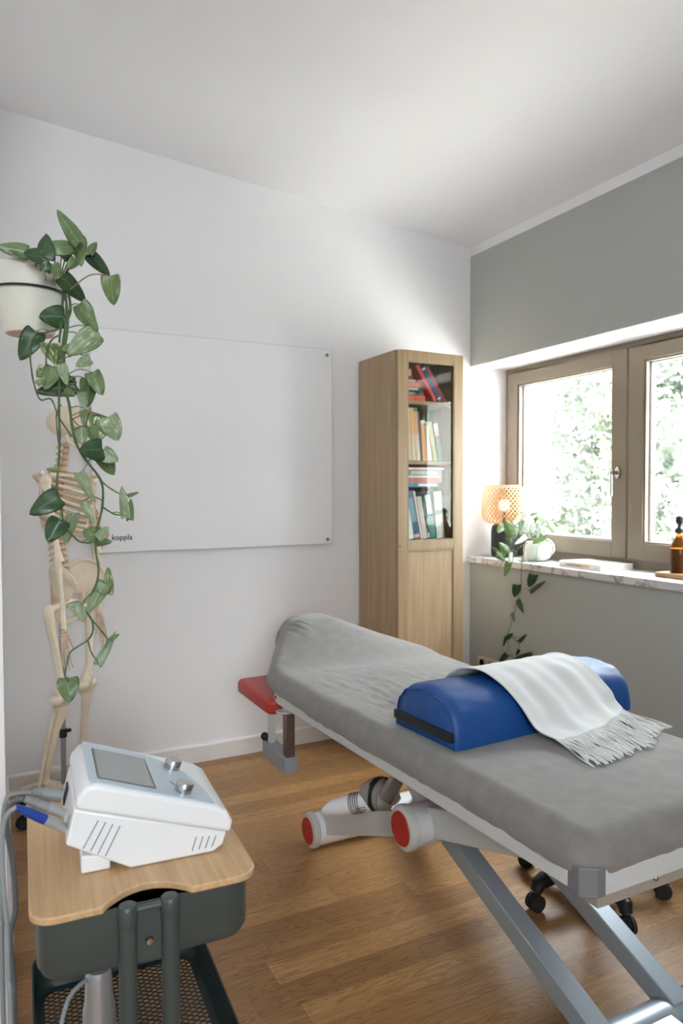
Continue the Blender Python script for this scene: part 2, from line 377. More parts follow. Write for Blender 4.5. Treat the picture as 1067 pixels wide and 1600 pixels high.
TREES = [((9.5, 8.6), 8.2, 2.1, 'broad pale-green tree filling the left sash, nearest the outer wall'),
         ((12.5, 8.4), 9.2, 2.4, 'taller tree behind, seen through the middle of the left sash'),
         ((9.0, 5.4), 7.6, 1.9, 'leafy tree seen through the right sash, closest to the glass'),
         ((14.0, 12.5), 9.5, 2.6, 'distant tree with an airy crown high in the left sash'),
         ((13.0, 5.0), 9.0, 2.4, 'tall tree behind the right sash, reaching above the frame'),
         ((9.5, 1.2), 8.6, 2.3, 'bushy tree added off to the right to screen the sky, mirrored in the cabinet glass'),  # added outside the direct view, cuts sky light on the niche
         ((10.5, -3.0), 8.8, 2.4, 'outermost unseen tree, added right of the window view to screen the sky')]  # out of view, added to hide more sky from the niche
for (tx, ty), th, cr_, lab in TREES:
    t = thing('tree', lab, 'tree', (tx, ty, -3.0), group='trees beyond the window')
    MB().tube(smoothpath([(tx, ty, -3), (tx+.1, ty, -.5), (tx-.1, ty+.1, 2), (tx, ty, th-4)]), [.22, .2, .19, .18, .17, .16, .15, .14, .13, .12, .1, .08, .05], 10).build('trunk', M_bark, t)
    b = MB()
    for k in range(7):
        a = rt.uniform(0, 6.28); z = rt.uniform(-1, th - 5)
        b.tube([(tx, ty, z), (tx + math.cos(a)*cr_*.4, ty + math.sin(a)*cr_*.4, z+.6), (tx + math.cos(a)*cr_*.85, ty + math.sin(a)*cr_*.85, z+1.1)], [.07, .05, .02], 6)
    b.build('branch', M_bark, t)
    b = MB()
    clusters = [(Vector((tx + rt.gauss(0, .42)*cr_, ty + rt.gauss(0, .42)*cr_, rt.uniform(-2.4, th - 3))), rt.uniform(.35, .75)) for _ in range(60)]
    for c, r in clusters:
        for _ in range(230):
            d = Vector((rt.gauss(0, 1), rt.gauss(0, 1), rt.gauss(0, .8))) * r * .55
            p = c + d; s = rt.uniform(.05, .10); q = Quaternion((rt.gauss(0,1), rt.gauss(0,1), rt.gauss(0,1), rt.gauss(0,1))).normalized()
            b.add([p + q @ Vector(v) * s for v in ((-1,0,0),(0,-.5,.1),(1,0,0),(0,.5,.1))], [(0,1,2,3)])
    b.build('foliage', M_tree, t, smooth=False, flip=False)

# ------------------------------------------------------------------ treatment table
M_terry = mat('grey_terry_cloth', (127, 122, 118), .95, sheen=.35, noise=(26, .10), bump=(420, .55, .0025))
tbl = thing('treatment_table', 'height-adjustable treatment table with pale grey steel frame and red-capped tubes', 'treatment table', (1.32, 1.75, 0))
HB = .65
def table_plan(n=64):
    """rows of (y, x_near, x_far, z)"""
    rows = []
    for i in range(n + 1):
        t = i / n; y = lerp(.985, 2.93, t)
        xn = lerp(1.012, .955, sstep(1.0, 2.5, y)); xf = lerp(1.70, 1.695, t)
        e = sstep(2.44, 2.74, y); xn = lerp(xn, 1.150, max(0, min(1, (y - 2.48) / .34))); xf = lerp(xf, 1.46, sstep(2.46, 2.80, y))
        z = HB + .125 * sstep(2.40, 2.78, y) - .05 * sstep(2.86, 2.95, y)
        f = max(0, 1 - (y - .985) / .06); r = .06 * (1 - math.sqrt(max(0, 1 - f*f)))
        g = max(0, 1 - (2.93 - y) / .08); r2 = .10 * (1 - math.sqrt(max(0, 1 - g*g)))
        h2 = 0
        rows.append((y, xn + r + r2, xf - r - r2, z))
    return rows
def wrinkle(x, y):
    m = sstep(1.70, 1.86, y) * (1 - sstep(2.12, 2.42, y)) * (1 - sstep(1.30, 1.5, x)) * sstep(.98, 1.06, x)
    u = x + .10 * (y - 2); w = max(0, 1 - abs(mnoise.noise(Vector((u*34, y*2.6, 0)))) * 4.2) ** 2
    v = .0070 * m * w * max(.1, .6 + 1.1 * mnoise.noise(Vector((x*9, y*3, 5))))
    m2 = sstep(1.15, 1.3, x) * (1 - sstep(1.50, 1.6, x)) * sstep(1.78, 1.9, y) * (1 - sstep(2.0, 2.25, y))
    v += .005 * m2 * max(0, 1 - abs(mnoise.noise(Vector(((x + .25*y)*30, y*3, 9)))) * 4.2) ** 2
    d = ((x - 1.16) / .05) ** 2 + ((y - 2.72) / .05) ** 2
    v += .008 * math.exp(-d) * math.sin((x*.9 + y*.5) * 180)
    v += .0022 * mnoise.noise(Vector((x*7, y*6, 1))) + .0012 * mnoise.noise(Vector((x*22, y*19, 2)))
    return v
pl = table_plan(150); NC = 84; rows = []
for y, xa, xb, z in pl:
    row = []
    for j in range(NC + 1):
        t = j / NC; tt = .5 - .5*math.cos(math.pi*t); tt = lerp(t, tt, .5); x = lerp(xa, xb, tt)
        d = min(x - xa, xb - x, y - .985 + .0001, 2.93 - y + .0001)
        e = sstep(2.42, 2.7, y)
        # the cloth is stretched from the raised head rest to the far shoulder
        zz = z - e * .045 * sstep(.55, 1, t) - e * .03 * sstep(.35, 0, t) 
        zz += wrinkle(x, y) - .030 * max(0, 1 - d / .045) ** 2.2
        row.append(Vector((x, y, zz)))
    rows.append(row)
cov = MB(); cov.grid(rows)
loop = rows[0][:] + [r[-1] for r in rows[1:]] + rows[-1][:-1][::-1] + [r[0] for r in rows[1:-1]][::-1]
n = len(loop); sk = [loop]
for (o_, dz) in ((.005, -.008), (.008, -.020), (.008, -.034), (.004, -.046), (-.004, -.054), (-.018, -.057)):
    ring_ = []
    for i, p in enumerate(loop):
        a = loop[(i - 2) % n]; c = loop[(i + 2) % n]; tx = Vector((c.x - a.x, c.y - a.y, 0)).normalized(); nn = Vector((tx.y, -tx.x, 0))
        k = 1 + .35 * mnoise.noise(Vector((p.x*9, p.y*9, dz*40))); dz_ = dz * (1 - .22 * sstep(1.9, 2.4, p.y))
        hem = .006 * mnoise.noise(Vector((p.x*26, p.y*26, 3))) if dz < -.04 else 0
        eh = sstep(HB + .02, HB + .10, p.z)
        ring_.append(p + nn * (o_ * k + .02 * eh * (-dz / .057)) + Vector((0, 0, dz_ * (1 + 1.3 * eh) + hem)))
    sk.append(ring_)
cov.grid(sk, closed=True)
tag(cov.build('fitted_cover', M_terry, ang=80), 'grey terry fitted cover stretched over the treatment table pads', 'table cover')

# pads under the cover
b = MB(); b.box((1.03, 1.01, .60), (1.67, 2.42, .625)); b.build('body_pad', M_redpad, tbl, bevel=.01)
b = MB(); b.add([(1.16,2.52,.60),(1.44,2.52,.60),(1.44,2.84,.665),(1.16,2.84,.665),(1.16,2.52,.63),(1.44,2.52,.63),(1.44,2.84,.70),(1.16,2.84,.70)],
      [(0,3,2,1),(4,5,6,7),(0,1,5,4),(1,2,6,5),(2,3,7,6),(3,0,4,7)]); b.build('head_pad', M_redpad, tbl, bevel=.01)
# upper frame
b = MB(); b.prism([(1.012, 1.03), (1.042, 1.03), (.990, 2.44), (.960, 2.44)], .540, .588); b.build('side_rail', M_steelw, tbl, bevel=.003)
b = MB(); b.box((1.650, 1.03, .540), (1.680, 2.44, .588)); b.build('side_rail', M_steelw, tbl, bevel=.003)
b = MB(); b.box((1.062, .980, .535), (1.640, 1.005, .590)); b.build('end_rail', M_steelw, tbl, bevel=.002)
b = MB(); b.box((1.062, 2.42, .545), (1.640, 2.445, .590)); b.build('end_rail', M_steelw, tbl, bevel=.002)
for sx in (0, 1):
    b = MB(); poly = [(1.012, 1.030), (1.012, 1.000), (1.040, .980), (1.062, .980), (1.062, 1.030)]
    if sx: poly = [(2.70 - x, y) for x, y in poly]
    b.prism(poly, .534, .592); b.build('corner_cap', mat('dark_grey_cap', (118, 118, 124), .5), tbl, bevel=.002)
b = MB(); b.box((1.075, 1.012, .488), (1.640, 1.06, .534)); b.build('lower_cross_rail', mat('warm_grey_steel', (168, 160, 150), .45), tbl, bevel=.003)
b = MB(); b.ball((1.235, 1.010, .512), .006); b.build('screw', M_chrome, tbl)
b = MB(); b.tube(smoothpath([(1.07, 1.04, .545), (1.085, 1.06, .52), (1.12, 1.05, .512), (1.15, 1.03, .53)]), .002, 6); b.build('cable', M_rubber, tbl)
b = MB(); b.add([(1.058,1.085,.54),(1.058,1.062,.54),(1.066,1.066,.512),(1.060,1.084,.506),(1.058,1.1,.512)], [(0,1,2,3),(0,3,4)])
o = b.build('yellow_tag', mat('yellow_tape', (206, 190, 84), .6), tbl); sm = o.modifiers.new('s', 'SOLIDIFY'); sm.thickness = .001
# lifting mechanism
A = Vector((1.075, 2.39, .060)); Bp = Vector((1.05, 1.70, .365))
def redtube(p, L, r, m):
    o = MB().cyl(p + Vector((.010, 0, 0)), p + Vector((L, 0, 0)), r, seg=36).build('cross_tube', m, tbl)
    MB().lathe([(r*.80, 0), (r*.93, .0), (r*1.07, .005), (r*1.10, .014), (r*1.08, .026), (r*.98, .030)], p - Vector((.004, 0, 0)), 36, axis=(1, 0, 0)).build('end_collar', mat('pale_collar_plastic', (196, 196, 192), .4), o)
    MB().lathe([(r*.80, -.003), (r*.83, 0), (r*.83, .008)], p - Vector((.004, 0, 0)), 36, axis=(1, 0, 0)).build('end_cap', M_red, o)
    return o
redtube(A, .56, .058, M_whitepl)
redtube(Bp, .56, .058, M_steelw)
for x in (1.135, 1.535):
    b = MB(); b.beam((x, 2.39, .075), (x, 1.72, .355), .032, .075); b.build('lever_arm', M_steelw, tbl, bevel=.003)
    b = MB(); b.beam((x, 1.70, .37), (x, 1.26, .505), .034, .082); b.build('lift_arm', M_steelw, tbl, bevel=.003)
    b = MB(); b.beam((x, 1.26, .50), (x, 1.26, .545), .05, .12); b.build('arm_mount', M_steelw, tbl, bevel=.003)
for x in (1.215, 1.455):
    b = MB(); b.beam((x, 1.70, .315), (x, 1.12, .09), .054, .054); b.build('base_leg', M_silver, tbl, bevel=.003)
b = MB(); b.tube([(1.02, 1.13, .062), (1.80, 1.13, .062)], .052, 28); b.build('base_tube', M_silver, tbl)
b = MB(); b.box((1.12, 1.05, .098), (1.40, 1.10, .112)); b.build('base_ledge', M_silver, tbl, bevel=.003)
b = MB(); pts = rrect(-.045, -.03, .045, .03, .02); b.prism(pts, 0, .006, lambda p: Vector((1.42 + p.x, 1.072 + p.z*-1, .075 + p.y))); bp_ = b.build('bearing_plate', mat('blue_grey_steel', (120, 140, 156), .3, metal=.5), tbl, bevel=.001)
for dx in (-.03, .0):
    b = MB(); b.cyl((1.42 + dx, 1.066, .09 + dx*.5), (1.42 + dx, 1.060, .09 + dx*.5), .006, seg=8); b.build('bolt', M_black, bp_)
b = MB(); b.cyl((1.44, 1.068, .07), (1.44, 1.056, .07), .008, seg=18); b.build('axle_nut', M_chrome, bp_)
# bracket plate under the side rail and dark pivot tube
b = MB(); b.beam(at(636, 1192, 1, 1.86), at(668, 1256, 1, 1.78), .012, .085); b.build('bracket', M_steelw, tbl, bevel=.002)
b = MB(); b.tube([(1.16, 1.60, .44), (1.62, 1.60, .44)], .040, 28); b.build('pivot_tube', mat('dark_grey_steel', (92, 92, 94), .35, metal=.5), tbl)
# motor
mo = MB().tube([at(507, 1268, 1, 2.15), at(520, 1262, 1, 2.12), at(548, 1256, 1, 2.08), at(585, 1250, 1, 2.02)], [.014, .026, .031, .032], 22).build('motor', M_whitepl, tbl)
b = MB()
for k in range(5):
    p = lerp(at(548, 1256, 1, 2.08), at(585, 1250, 1, 2.02), .05 + k*.09); q = (at(585, 1250, 1, 2.02) - at(548, 1256, 1, 2.08)).normalized()
    b.tube([p, p + q*.003], .0335, 22)
b.build('motor_rib', mat('grey_rib', (120, 120, 122), .5), mo)
b = MB()
p0 = at(556, 1264, 1, 2.02); rr = RM @ Vector((1, 0, 0))
for k, (w_, dy) in enumerate(((.030, 0), (.036, -.008), (.030, -.015))):
    b.beam(p0 + Vector((0, 0, dy)), p0 + rr*w_ + Vector((0, 0, dy + .006)), .0006, .0022)
b.build('rating_print', M_black, mo)
g0 = at(578, 1262, 1, 2.02); g1 = at(606, 1226, 1, 1.99)
b = MB(); b.tube([at(572, 1240, 1, 2.06), at(585, 1240, 1, 2.03), at(600, 1243, 1, 2.0)], [.036, .052, .056], 24); b.build('gear_housing', mat('warm_grey_plastic', (156, 150, 146), .45), tbl)
b = MB(); b.tube([at(592, 1241, 1, 2.02), at(599, 1243, 1, 2.0)], [.0575, .0575], 24); b.build('gear_seal', M_black, tbl)
b = MB(); b.tube([at(600, 1243, 1, 2.0), at(612, 1243, 1, 1.97), at(622, 1252, 1, 1.95)], [.052, .036, .014], 24); b.build('gear_cover', mat('pale_grey_plastic', (196, 194, 192), .4), tbl)
b = MB(); b.beam(at(601, 1250, 1, 1.93), at(632, 1196, 1, 1.91), .038, .038); b.build('actuator_rod', mat('satin_bronze_steel', (150, 138, 130), .35, metal=.6), tbl, bevel=.002)
b = MB(); b.cyl((1.32, 1.93, .40), (1.50, 1.93, .40), .035); b.build('pivot_bushing', M_whitepl, tbl)
b = MB(); b.tube(smoothpath([at(556, 1249, 1, 2.1), at(562, 1241, 1, 2.1), at(573, 1238, 1, 2.08)]), .005, 8); b.build('motor_cable', M_rubber, tbl)
# head end: post, bracket, armrest
hp = (1.0, 2.395)
b = MB(); b.cyl((*hp, .51), (*hp, .585), .0215); b.build('post_sleeve', M_steelw, tbl, bevel=.001)
b = MB(); b.prism([(hp[0] + .048*math.cos(R(a)), hp[1] + .034*math.sin(R(a))) for a in range(0, 360, 12)], .513, .519); b.box((1.0, 2.375, .513), (1.06, 2.415, .519)); b.build('post_flange', M_steelw, tbl, bevel=.001)
b = MB(); b.box((hp[0] - .017, hp[1] - .017, .350), (hp[0] + .017, hp[1] + .017, .513)); b.build('square_post', mat('bronze_tinted_steel', (130, 112, 104), .3, metal=.7), tbl, bevel=.002)
b = MB(); b.box((hp[0] - .026, 2.372, .292), (hp[0] + .026, 2.60, .350)); b.build('post_clamp', M_silver, tbl, bevel=.003)
b = MB(); b.beam((.998, 2.56, .35), (.975, 2.50, .505), .028, .02); b.build('armrest_strut', M_steelw, tbl, bevel=.002)
b = MB(); b.ball((.985, 2.60, .362), .016); b.build('knob', M_black, tbl)
b = MB(); b.ball((.972, 2.425, .562), .014); b.build('knob', M_black, tbl)
b = MB()
def armfn(p): return Vector((p.x, p.y, p.z))
b.prism(rrect(.930, 2.420, 1.120, 2.78, .03), .497, .553); b.build('armrest_pad', M_redpad, tbl, bevel=.016, seg=4)
b = MB(); b.prism(rrect(1.56, 2.425, 1.70, 2.76, .03), .500, .54); b.build('armrest_pad', M_redpad, tbl, bevel=.010, seg=3)

# ------------------------------------------------------------------ bolster and throw on the table
M_blue = mat('blue_vinyl', (18, 72, 138), .50, spec=.5, bump=(14, .35, .012))
bol = thing('bolster', 'blue vinyl half-round bolster lying across the treatment table', 'bolster', (1.07, 1.47, HB + .002), R(3.8))
BL, BD, BH = .675, .265, .135
def bprof(a):   # a 0..1 from near-bottom over the crest to far-bottom
    th = math.pi * a; c = math.cos(th); s = math.sin(th)
    return (BD/2 - BD/2 * math.copysign(abs(c) ** .75, c), BH * s ** .72)
rows = []
nx, na = 60, 30
for i in range(nx + 1):
    x = BL * i / nx; e = min(x, BL - x); k = 1 - .10 * max(0, 1 - e / .03) ** 2
    row = []
    for j in range(na + 1):
        y, z = bprof(j / na); y = BD/2 + (y - BD/2) * (1 - .04 * max(0, 1 - e/.03)**2)
        w = mnoise.noise(Vector((x*9, y*12, z*12))) * .004 + .003 * math.exp(-e/.05) * math.sin(j*1.3 + x*30)
        row.append(Vector((x, y, z*k + (w if 1 < j < na-1 else 0))))
    for j in range(1, 8): row.append(Vector((x, lerp(BD, 0, j/8), 0)))
    rows.append(row)
b = MB(); b.grid(rows, closed=True); nr = len(rows[0]); N0 = len(b.v)
for ri, sgn in ((0, -1), (nx, 1)):
    ringv = rows[ri]; c = Vector((rows[ri][0].x + sgn*.008, BD/2, BH*.45)); base = len(b.v)
    mid = [v.lerp(c, .45) + Vector((sgn*.004, 0, 0)) for v in ringv]
    b.add(ringv + mid + [c], [(k, (k+1) % nr, nr + (k+1) % nr, nr + k) for k in range(nr)] + [(nr + k, nr + (k+1) % nr, 2*nr) for k in range(nr)])
b.build('bolster_cover', M_blue, bol, local=True, ang=70)
b = MB(); pr = [rows[0][j] for j in range(na+1)]; pr2 = [rows[3][j] for j in range(na+1)]
b.tube([p + Vector((-.001, 0, .001)) for p in pr], .0022, 8); b.build('piping', M_blue, bol, local=True)
b = MB(); b.box((-.0145, .004, .022), (-.006, BD - .010, .046)); b.build('strap', M_black, bol, local=True, bevel=.001)

def mat_knit():
    M = mat('pale_wool', (216, 217, 216), .95, sheen=.4, noise=(3, .05), bump=(600, .5, .0015)); return M
M_wool = mat_knit()
def interp(pts, t):
    s = t * (len(pts) - 1); i = min(int(s), len(pts) - 2); f = s - i
    p0 = pts[max(i-1, 0)]; p1 = pts[i]; p2 = pts[i+1]; p3 = pts[min(i+2, len(pts)-1)]
    return tuple(.5*((2*b_) + (c_-a_)*f + (2*a_-5*b_+4*c_-d_)*f*f + (3*b_-a_-3*c_+d_)*f**3) for a_, b_, c_, d_ in zip(p0, p1, p2, p3))
LC = [(1.235,1.86,.664),(1.225,1.78,.70),(1.225,1.71,.775),(1.235,1.62,.803),(1.255,1.54,.785),(1.280,1.478,.728),(1.298,1.430,.674),(1.317,1.379,.662)]
RC = [(1.575,1.86,.664),(1.575,1.80,.70),(1.580,1.73,.775),(1.590,1.65,.803),(1.610,1.57,.785),(1.640,1.512,.728),(1.655,1.500,.690),(1.672,1.488,.664)]
thr = thing('throw_blanket', 'pale grey wool throw with long fringe draped over the blue bolster', 'blanket', (1.42, 1.60, HB))
NI, NJ = 60, 70; rows = []
for i in range(NI + 1):
    t = i / NI; l = Vector(interp(LC, t)); r = Vector(interp(RC, t)); row = []
    for j in range(NJ + 1):
        s = j / NJ; p = l.lerp(r, s)
        # hem bows forward in the middle
        p.y -= .028 * math.sin(math.pi * s) * sstep(.65, 1, t)
        fold = sstep(.25, .8, t) * (.5 + .5*sstep(0, .3, s))
        p.z += .0075 * fold * (math.sin(s*17 + 2*t) * .6 + math.sin(s*31 - 3*t) * .35) * (1 - .75*sstep(.85, 1, t)) + .003 * mnoise.noise(Vector((s*6, t*8, 0)))
        p.z += .004
        ed = min(s, 1 - s); p.z += .004 * math.exp(-ed / .02)
        row.append(p)
    rows.append(row)
b = MB(); b.grid(rows); o = b.build('blanket_cloth', M_wool, thr, ang=80)
sm = o.modifiers.new('thickness', 'SOLIDIFY'); sm.thickness = .004; sm.offset = 1
rf = random.Random(11); b = MB()
for k in range(150):
    s = k / 149 + rf.uniform(-.004, .004); s = max(0, min(1, s)); idx = s * NJ; i0 = min(int(idx), NJ - 1)
    p = rows[-1][i0].lerp(rows[-1][i0+1], idx - i0)
    L = rf.uniform(.10, .15); dx = rf.gauss(-.005, .022) - .03*(1-s)*.3; 
    p0 = p + Vector((0, .004, .001)); z = HB + rf.uniform(.007, .013)
    pts = [p0, p + Vector((dx*.2, -L*.3, 0)), p + Vector((dx*.6 + rf.gauss(0, .004), -L*.65, 0)), p + Vector((dx, -L, 0))]
    for q in pts[1:]: q.z = z + rf.uniform(-.001, .003)
    pts[1].z += .004; pts[-1].z = HB + .006
    b.tube(smoothpath(pts, 3), [.0018 + .0006*math.sin(q) for q in range(10)], 5)
b.build('fringe', M_wool, thr)['kind'] = 'stuff'

# ------------------------------------------------------------------ rolling stool under the table
st = thing('rolling_stool', 'black five-star stool base on castors, standing under the treatment table', 'stool', (1.765, 1.70, 0))
sc_ = Vector((1.765, 1.70, 0))
b = MB(); b.lathe([(.032, .075), (.036, .085), (.034, .135), (.026, .14)], sc_, 24); b.build('hub', M_black, st)
b = MB(); b.cyl(sc_ + Vector((0, 0, .135)), sc_ + Vector((0, 0, .30)), .024); b.cyl(sc_ + Vector((0, 0, .30)), sc_ + Vector((0, 0, .40)), .014); b.build('gas_lift', M_black, st)
b = MB(); b.lathe([(.02, .395), (.16, .40), (.178, .415), (.18, .44), (.165, .46), (.02, .468)], sc_, 36); b.build('seat', mat('black_vinyl', (30, 30, 32), .45), st)
for k in range(5):
    a = R(180 + 72 * k); d = Vector((math.cos(a), math.sin(a), 0)); e = sc_ + d * .215
    b = MB(); b.tube([sc_ + d*.02 + Vector((0,0,.105)), sc_ + d*.12 + Vector((0,0,.098)), sc_ + d*.195 + Vector((0,0,.088)), e + Vector((0,0,.082)), e + d*.008 + Vector((0,0,.060))], [.030, .027, .024, .023, .018], 14)
    lg = b.build('leg', M_black, st)
    w = e + Vector((0, 0, .0)); ax = Vector((-d.y, d.x, 0)); b = MB()
    b.cyl(w + Vector((0, 0, .058)), w + Vector((0, 0, .035)), .008)
    for s in (-1, 1):
        b.tube([w + ax*s*.006 + Vector((0,0,.026)) + d*.012, w + ax*s*.020 + Vector((0,0,.026)) + d*.012], .0258, 22)
    b.tube([w + ax*.004*s_ + Vector((0,0,.03)) + d*.012 for s_ in (-1, 1)], .022, 16)
    b.build('castor', M_rubber, lg, bevel=.002)

# ------------------------------------------------------------------ oak cabinet with glass door
CB = thing('display_cabinet', 'tall narrow oak cabinet with a glazed door above a wooden panel', 'cabinet', (2.03, 3.2, 0))
bx0, bx1, by0, by1, bz = 1.826, 2.218, 3.015, 3.385, 1.995
def panel(nm, a, c, m=M_oak, par=CB, bev=.0015): b = MB(); b.box(a, c); return b.build(nm, m, par, bevel=bev)
panel('side_panel', (bx0, by0, 0), (bx0 + .018, by1, bz)); panel('side_panel', (bx1 - .018, by0, 0), (bx1, by1, bz))
panel('top_panel', (bx0 + .018, by0, bz - .018), (bx1 - .018, by1, bz)); panel('plinth', (bx0 + .018, by0 + .01, 0), (bx1 - .018, by0 + .028, .08))
panel('back_panel', (bx0 + .018, by1 - .008, .08), (bx1 - .018, by1, bz - .018), mat('cabinet_back_board', (150, 134, 112), .7))
SH = (1.755, 1.458, 1.066, .72, .40, .08)
for z in SH: panel('shelf', (bx0 + .019, by0 + .008, z - .018), (bx1 - .019, by1 - .009, z), M_oakd)
dy0, dy1 = 2.992, 3.012
dr = MB(); dr.box((bx0 + .002, dy0, .03), (bx0 + .056, dy1, bz - .002)); dr.box((bx1 - .056, dy0, .03), (bx1 - .002, dy1, bz - .002))
dr.box((bx0 + .056, dy0, bz - .052), (bx1 - .056, dy1, bz - .002)); dr.box((bx0 + .056, dy0, 1.018), (bx1 - .056, dy1, 1.062)); dr.box((bx0 + .056, dy0, .03), (bx1 - .056, dy1, .09))
door = dr.build('door', M_oakd, CB, smooth=False, bevel=.003)
b = MB(); b.box((bx0 + .052, dy0 + .010, 1.058), (bx1 - .052, dy0 + .013, bz - .048)); b.build('glass_pane', M_cabglass, door, smooth=False)
panel('door_panel', (bx0 + .050, dy0 + .008, .085), (bx1 - .050, dy0 + .016, 1.022), M_oak, door)
b = MB(); ring(MB(), 0, 1, 0, 1, .1, 0, 1)
for (z0, z1) in ((1.062, bz - .052), (.09, 1.018)):
    for a, c in (((bx0+.056, dy0 + .001, z0), (bx0+.062, dy0+.010, z1)), ((bx1-.062, dy0 + .001, z0), (bx1-.056, dy0+.010, z1)), ((bx0+.062, dy0+.001, z0), (bx1-.062, dy0+.010, z0+.006)), ((bx0+.062, dy0+.001, z1-.006), (bx1-.062, dy0+.010, z1))): b.box(a, c)
b.build('door_moulding', M_oakd, door, smooth=False, bevel=.0015)
b = MB(); b.cyl((bx1 - .0185, 3.03, 1.86), (bx1 - .022, 3.03, 1.86), .009); b.cyl((bx0+.012, dy0 + .001, 1.040), (bx0+.012, dy0 - .001, 1.040), .004); b.build('hinge', M_black, CB)

# ---- books: one thing each (cover + pages)
M_page = mat('book_pages', (226, 218, 202), .8, noise=(60, .06, (1, 1, 30)))
def bookmat(rgb): return mat('book_cover_%d_%d_%d' % rgb, rgb, .45)
def book(loc, th, wd, ht, rgb, label, group, tilt=0, rz=0, extra=None):
    """upright book: spine faces -Y; th along X, wd into the shelf, ht up; tilt leans it in the XZ plane"""
    o = thing('book', label, 'book', loc, 0, group); o.rotation_euler = (0, tilt, rz)
    c = .0018; mb = MB(); mb.box((0, 0, 0), (c, wd, ht)); mb.box((th - c, 0, 0), (th, wd, ht)); mb.box((c, 0, 0), (th - c, c, ht)); mb.build('cover', bookmat(rgb), o, local=True, smooth=False)
    mb = MB(); mb.box((c, c, .003), (th - c, wd - .003, ht - .003)); mb.build('pages', M_page, o, local=True, smooth=False)
    for (z0, z1, col) in (extra or []):
        mb = MB(); mb.box((c*.5, -.0006, ht*z0), (th - c*.5, .0, ht*z1)); mb.build('spine_print', bookmat(col), o, local=True, smooth=False)
    return o
def flatbook(x0, x1, y0, z0, h, d, rgb, label, group, pages=False, rz=0, extra=None):
    o = thing('book', label, 'book', (x0, y0, z0), rz, group); c = .002; w = x1 - x0
    mb = MB(); mb.box((0, 0, 0), (w, d, c)); mb.box((0, 0, h - c), (w, d, h)); mb.box((0, 0, c), (w, c, h - c)); mb.build('cover', bookmat(rgb), o, local=True, smooth=False)
    mb = MB(); mb.box((.002, c, c), (w - .002, d - .002, h - c)); mb.build('pages', M_page, o, local=True, smooth=False)
    for (a, b_, col) in (extra or []):
        mb = MB(); mb.box((w*a, -.0006, h*.2), (w*b_, 0, h*.8)); mb.build('spine_print', bookmat(col), o, local=True, smooth=False)
    return o
GT = 'books on the top shelf of the cabinet'; GM = 'books on the middle shelf of the cabinet'; GB = 'books on the bottom glazed shelf'
yb = 3.03; z1 = SH[0] + .001; XL = bx0 + .021
flatbook(XL, 2.010, yb, z1, .026, .20, (214, 78, 38), 'bright orange book at the very bottom of the flat stack, top shelf', GT, extra=[(.2,.4,(240,190,160))])
flatbook(XL, 2.000, yb, z1 + .0265, .021, .19, (60, 58, 52), 'lower of the two black books in the flat stack, top shelf', GT, extra=[(.1,.7,(150,146,134))])
flatbook(XL, 1.997, yb, z1 + .048, .020, .19, (52, 48, 44), 'upper of the two black books in the flat stack, top shelf', GT, extra=[(.1,.8,(170,164,150))])
flatbook(XL, 1.982, yb, z1 + .0685, .022, .18, (212, 88, 46), 'shorter orange book above the two black ones, top shelf', GT)
flatbook(XL, 1.955, yb, z1 + .091, .013, .17, (140, 142, 146), 'thin grey book with a white spine strip, top shelf stack', GT, extra=[(.3,.95,(222,220,216))])
flatbook(XL, 1.938, yb, z1 + .1045, .016, .17, (158, 40, 44), 'thin dark red book under the beige boxes, top shelf stack', GT)
o = MB().box((XL, yb, z1 + .121), (1.930, yb + .12, z1 + .155)).build('card_box', bookmat((188, 176, 150)), bevel=.001); tag(o, 'larger beige card box on the red book, top shelf', 'box', 'beige boxes on the book stack')
o = MB().box((XL, yb, z1 + .1555), (1.915, yb + .10, z1 + .190)).build('card_box', bookmat((182, 170, 146)), bevel=.001); tag(o, 'smaller beige card box at the peak of the top shelf stack', 'box', 'beige boxes on the book stack')
def lean(xb, th, ht, ang, rgb, lab, grp, z, wd=.16, extra=None, y=None):
    a = R(ang)
    return book((xb - 0, yb + .004 if y is None else y, z + (th * math.sin(abs(a)) if a > 0 else 0)), th, wd, ht, rgb, lab, grp, tilt=a, extra=extra)
lean(2.068, .020, .205, -33, (204, 62, 50), 'red book leaning against the flat stack, top shelf', GT, z1)
lean(2.096, .022, .205, -33, (28, 58, 110), 'navy blue book leaning between two red ones, top shelf', GT, z1, extra=[(.06,.1,(200,205,210)),(.88,.93,(200,205,210))])
lean(2.124, .018, .200, -33, (156, 36, 58), 'crimson book leaning outermost on the top shelf', GT, z1)
z2 = SH[1] + .001; x = XL + .046
MIDB = [(.020, .262, -3, (226, 132, 76), 'orange book against the left side of the middle shelf', [(.0,.12,(205,110,60))]),
        (.020, .262, -4, (232, 190, 164), 'pale pink book, second from the left on the middle shelf', [(.75,.98,(240,236,232))]),
        (.022, .262, -4, (236, 172, 98), 'amber-topped cream book in the left half of the middle shelf', [(.0,.5,(226,204,176))]),
        (.022, .262, -5, (236, 170, 128), 'peach book with a turquoise block at its top, middle shelf', [(.93,.999,(70,150,160)),(0,.5,(228,206,192))]),
        (.010, .245, -5, (80, 84, 90), 'thin charcoal book beside the peach one, middle shelf', None),
        (.028, .202, -5, (232, 154, 98), 'shorter orange book with a white top edge, middle shelf', [(.93,.999,(232,226,214))]),
        (.024, .196, -8, (200, 188, 168), 'greyish beige book right of the shorter orange one, middle shelf', [(.9,.98,(140,140,150))]),
        (.024, .198, -10, (178, 160, 96), 'olive yellow book, middle shelf', [(.02,.4,(150,146,60))]),
        (.026, .194, -11, (66, 78, 84), 'dark slate book with a pale top, rightmost on the middle shelf', [(.78,.99,(190,200,196)),(.66,.78,(200,150,130))])]
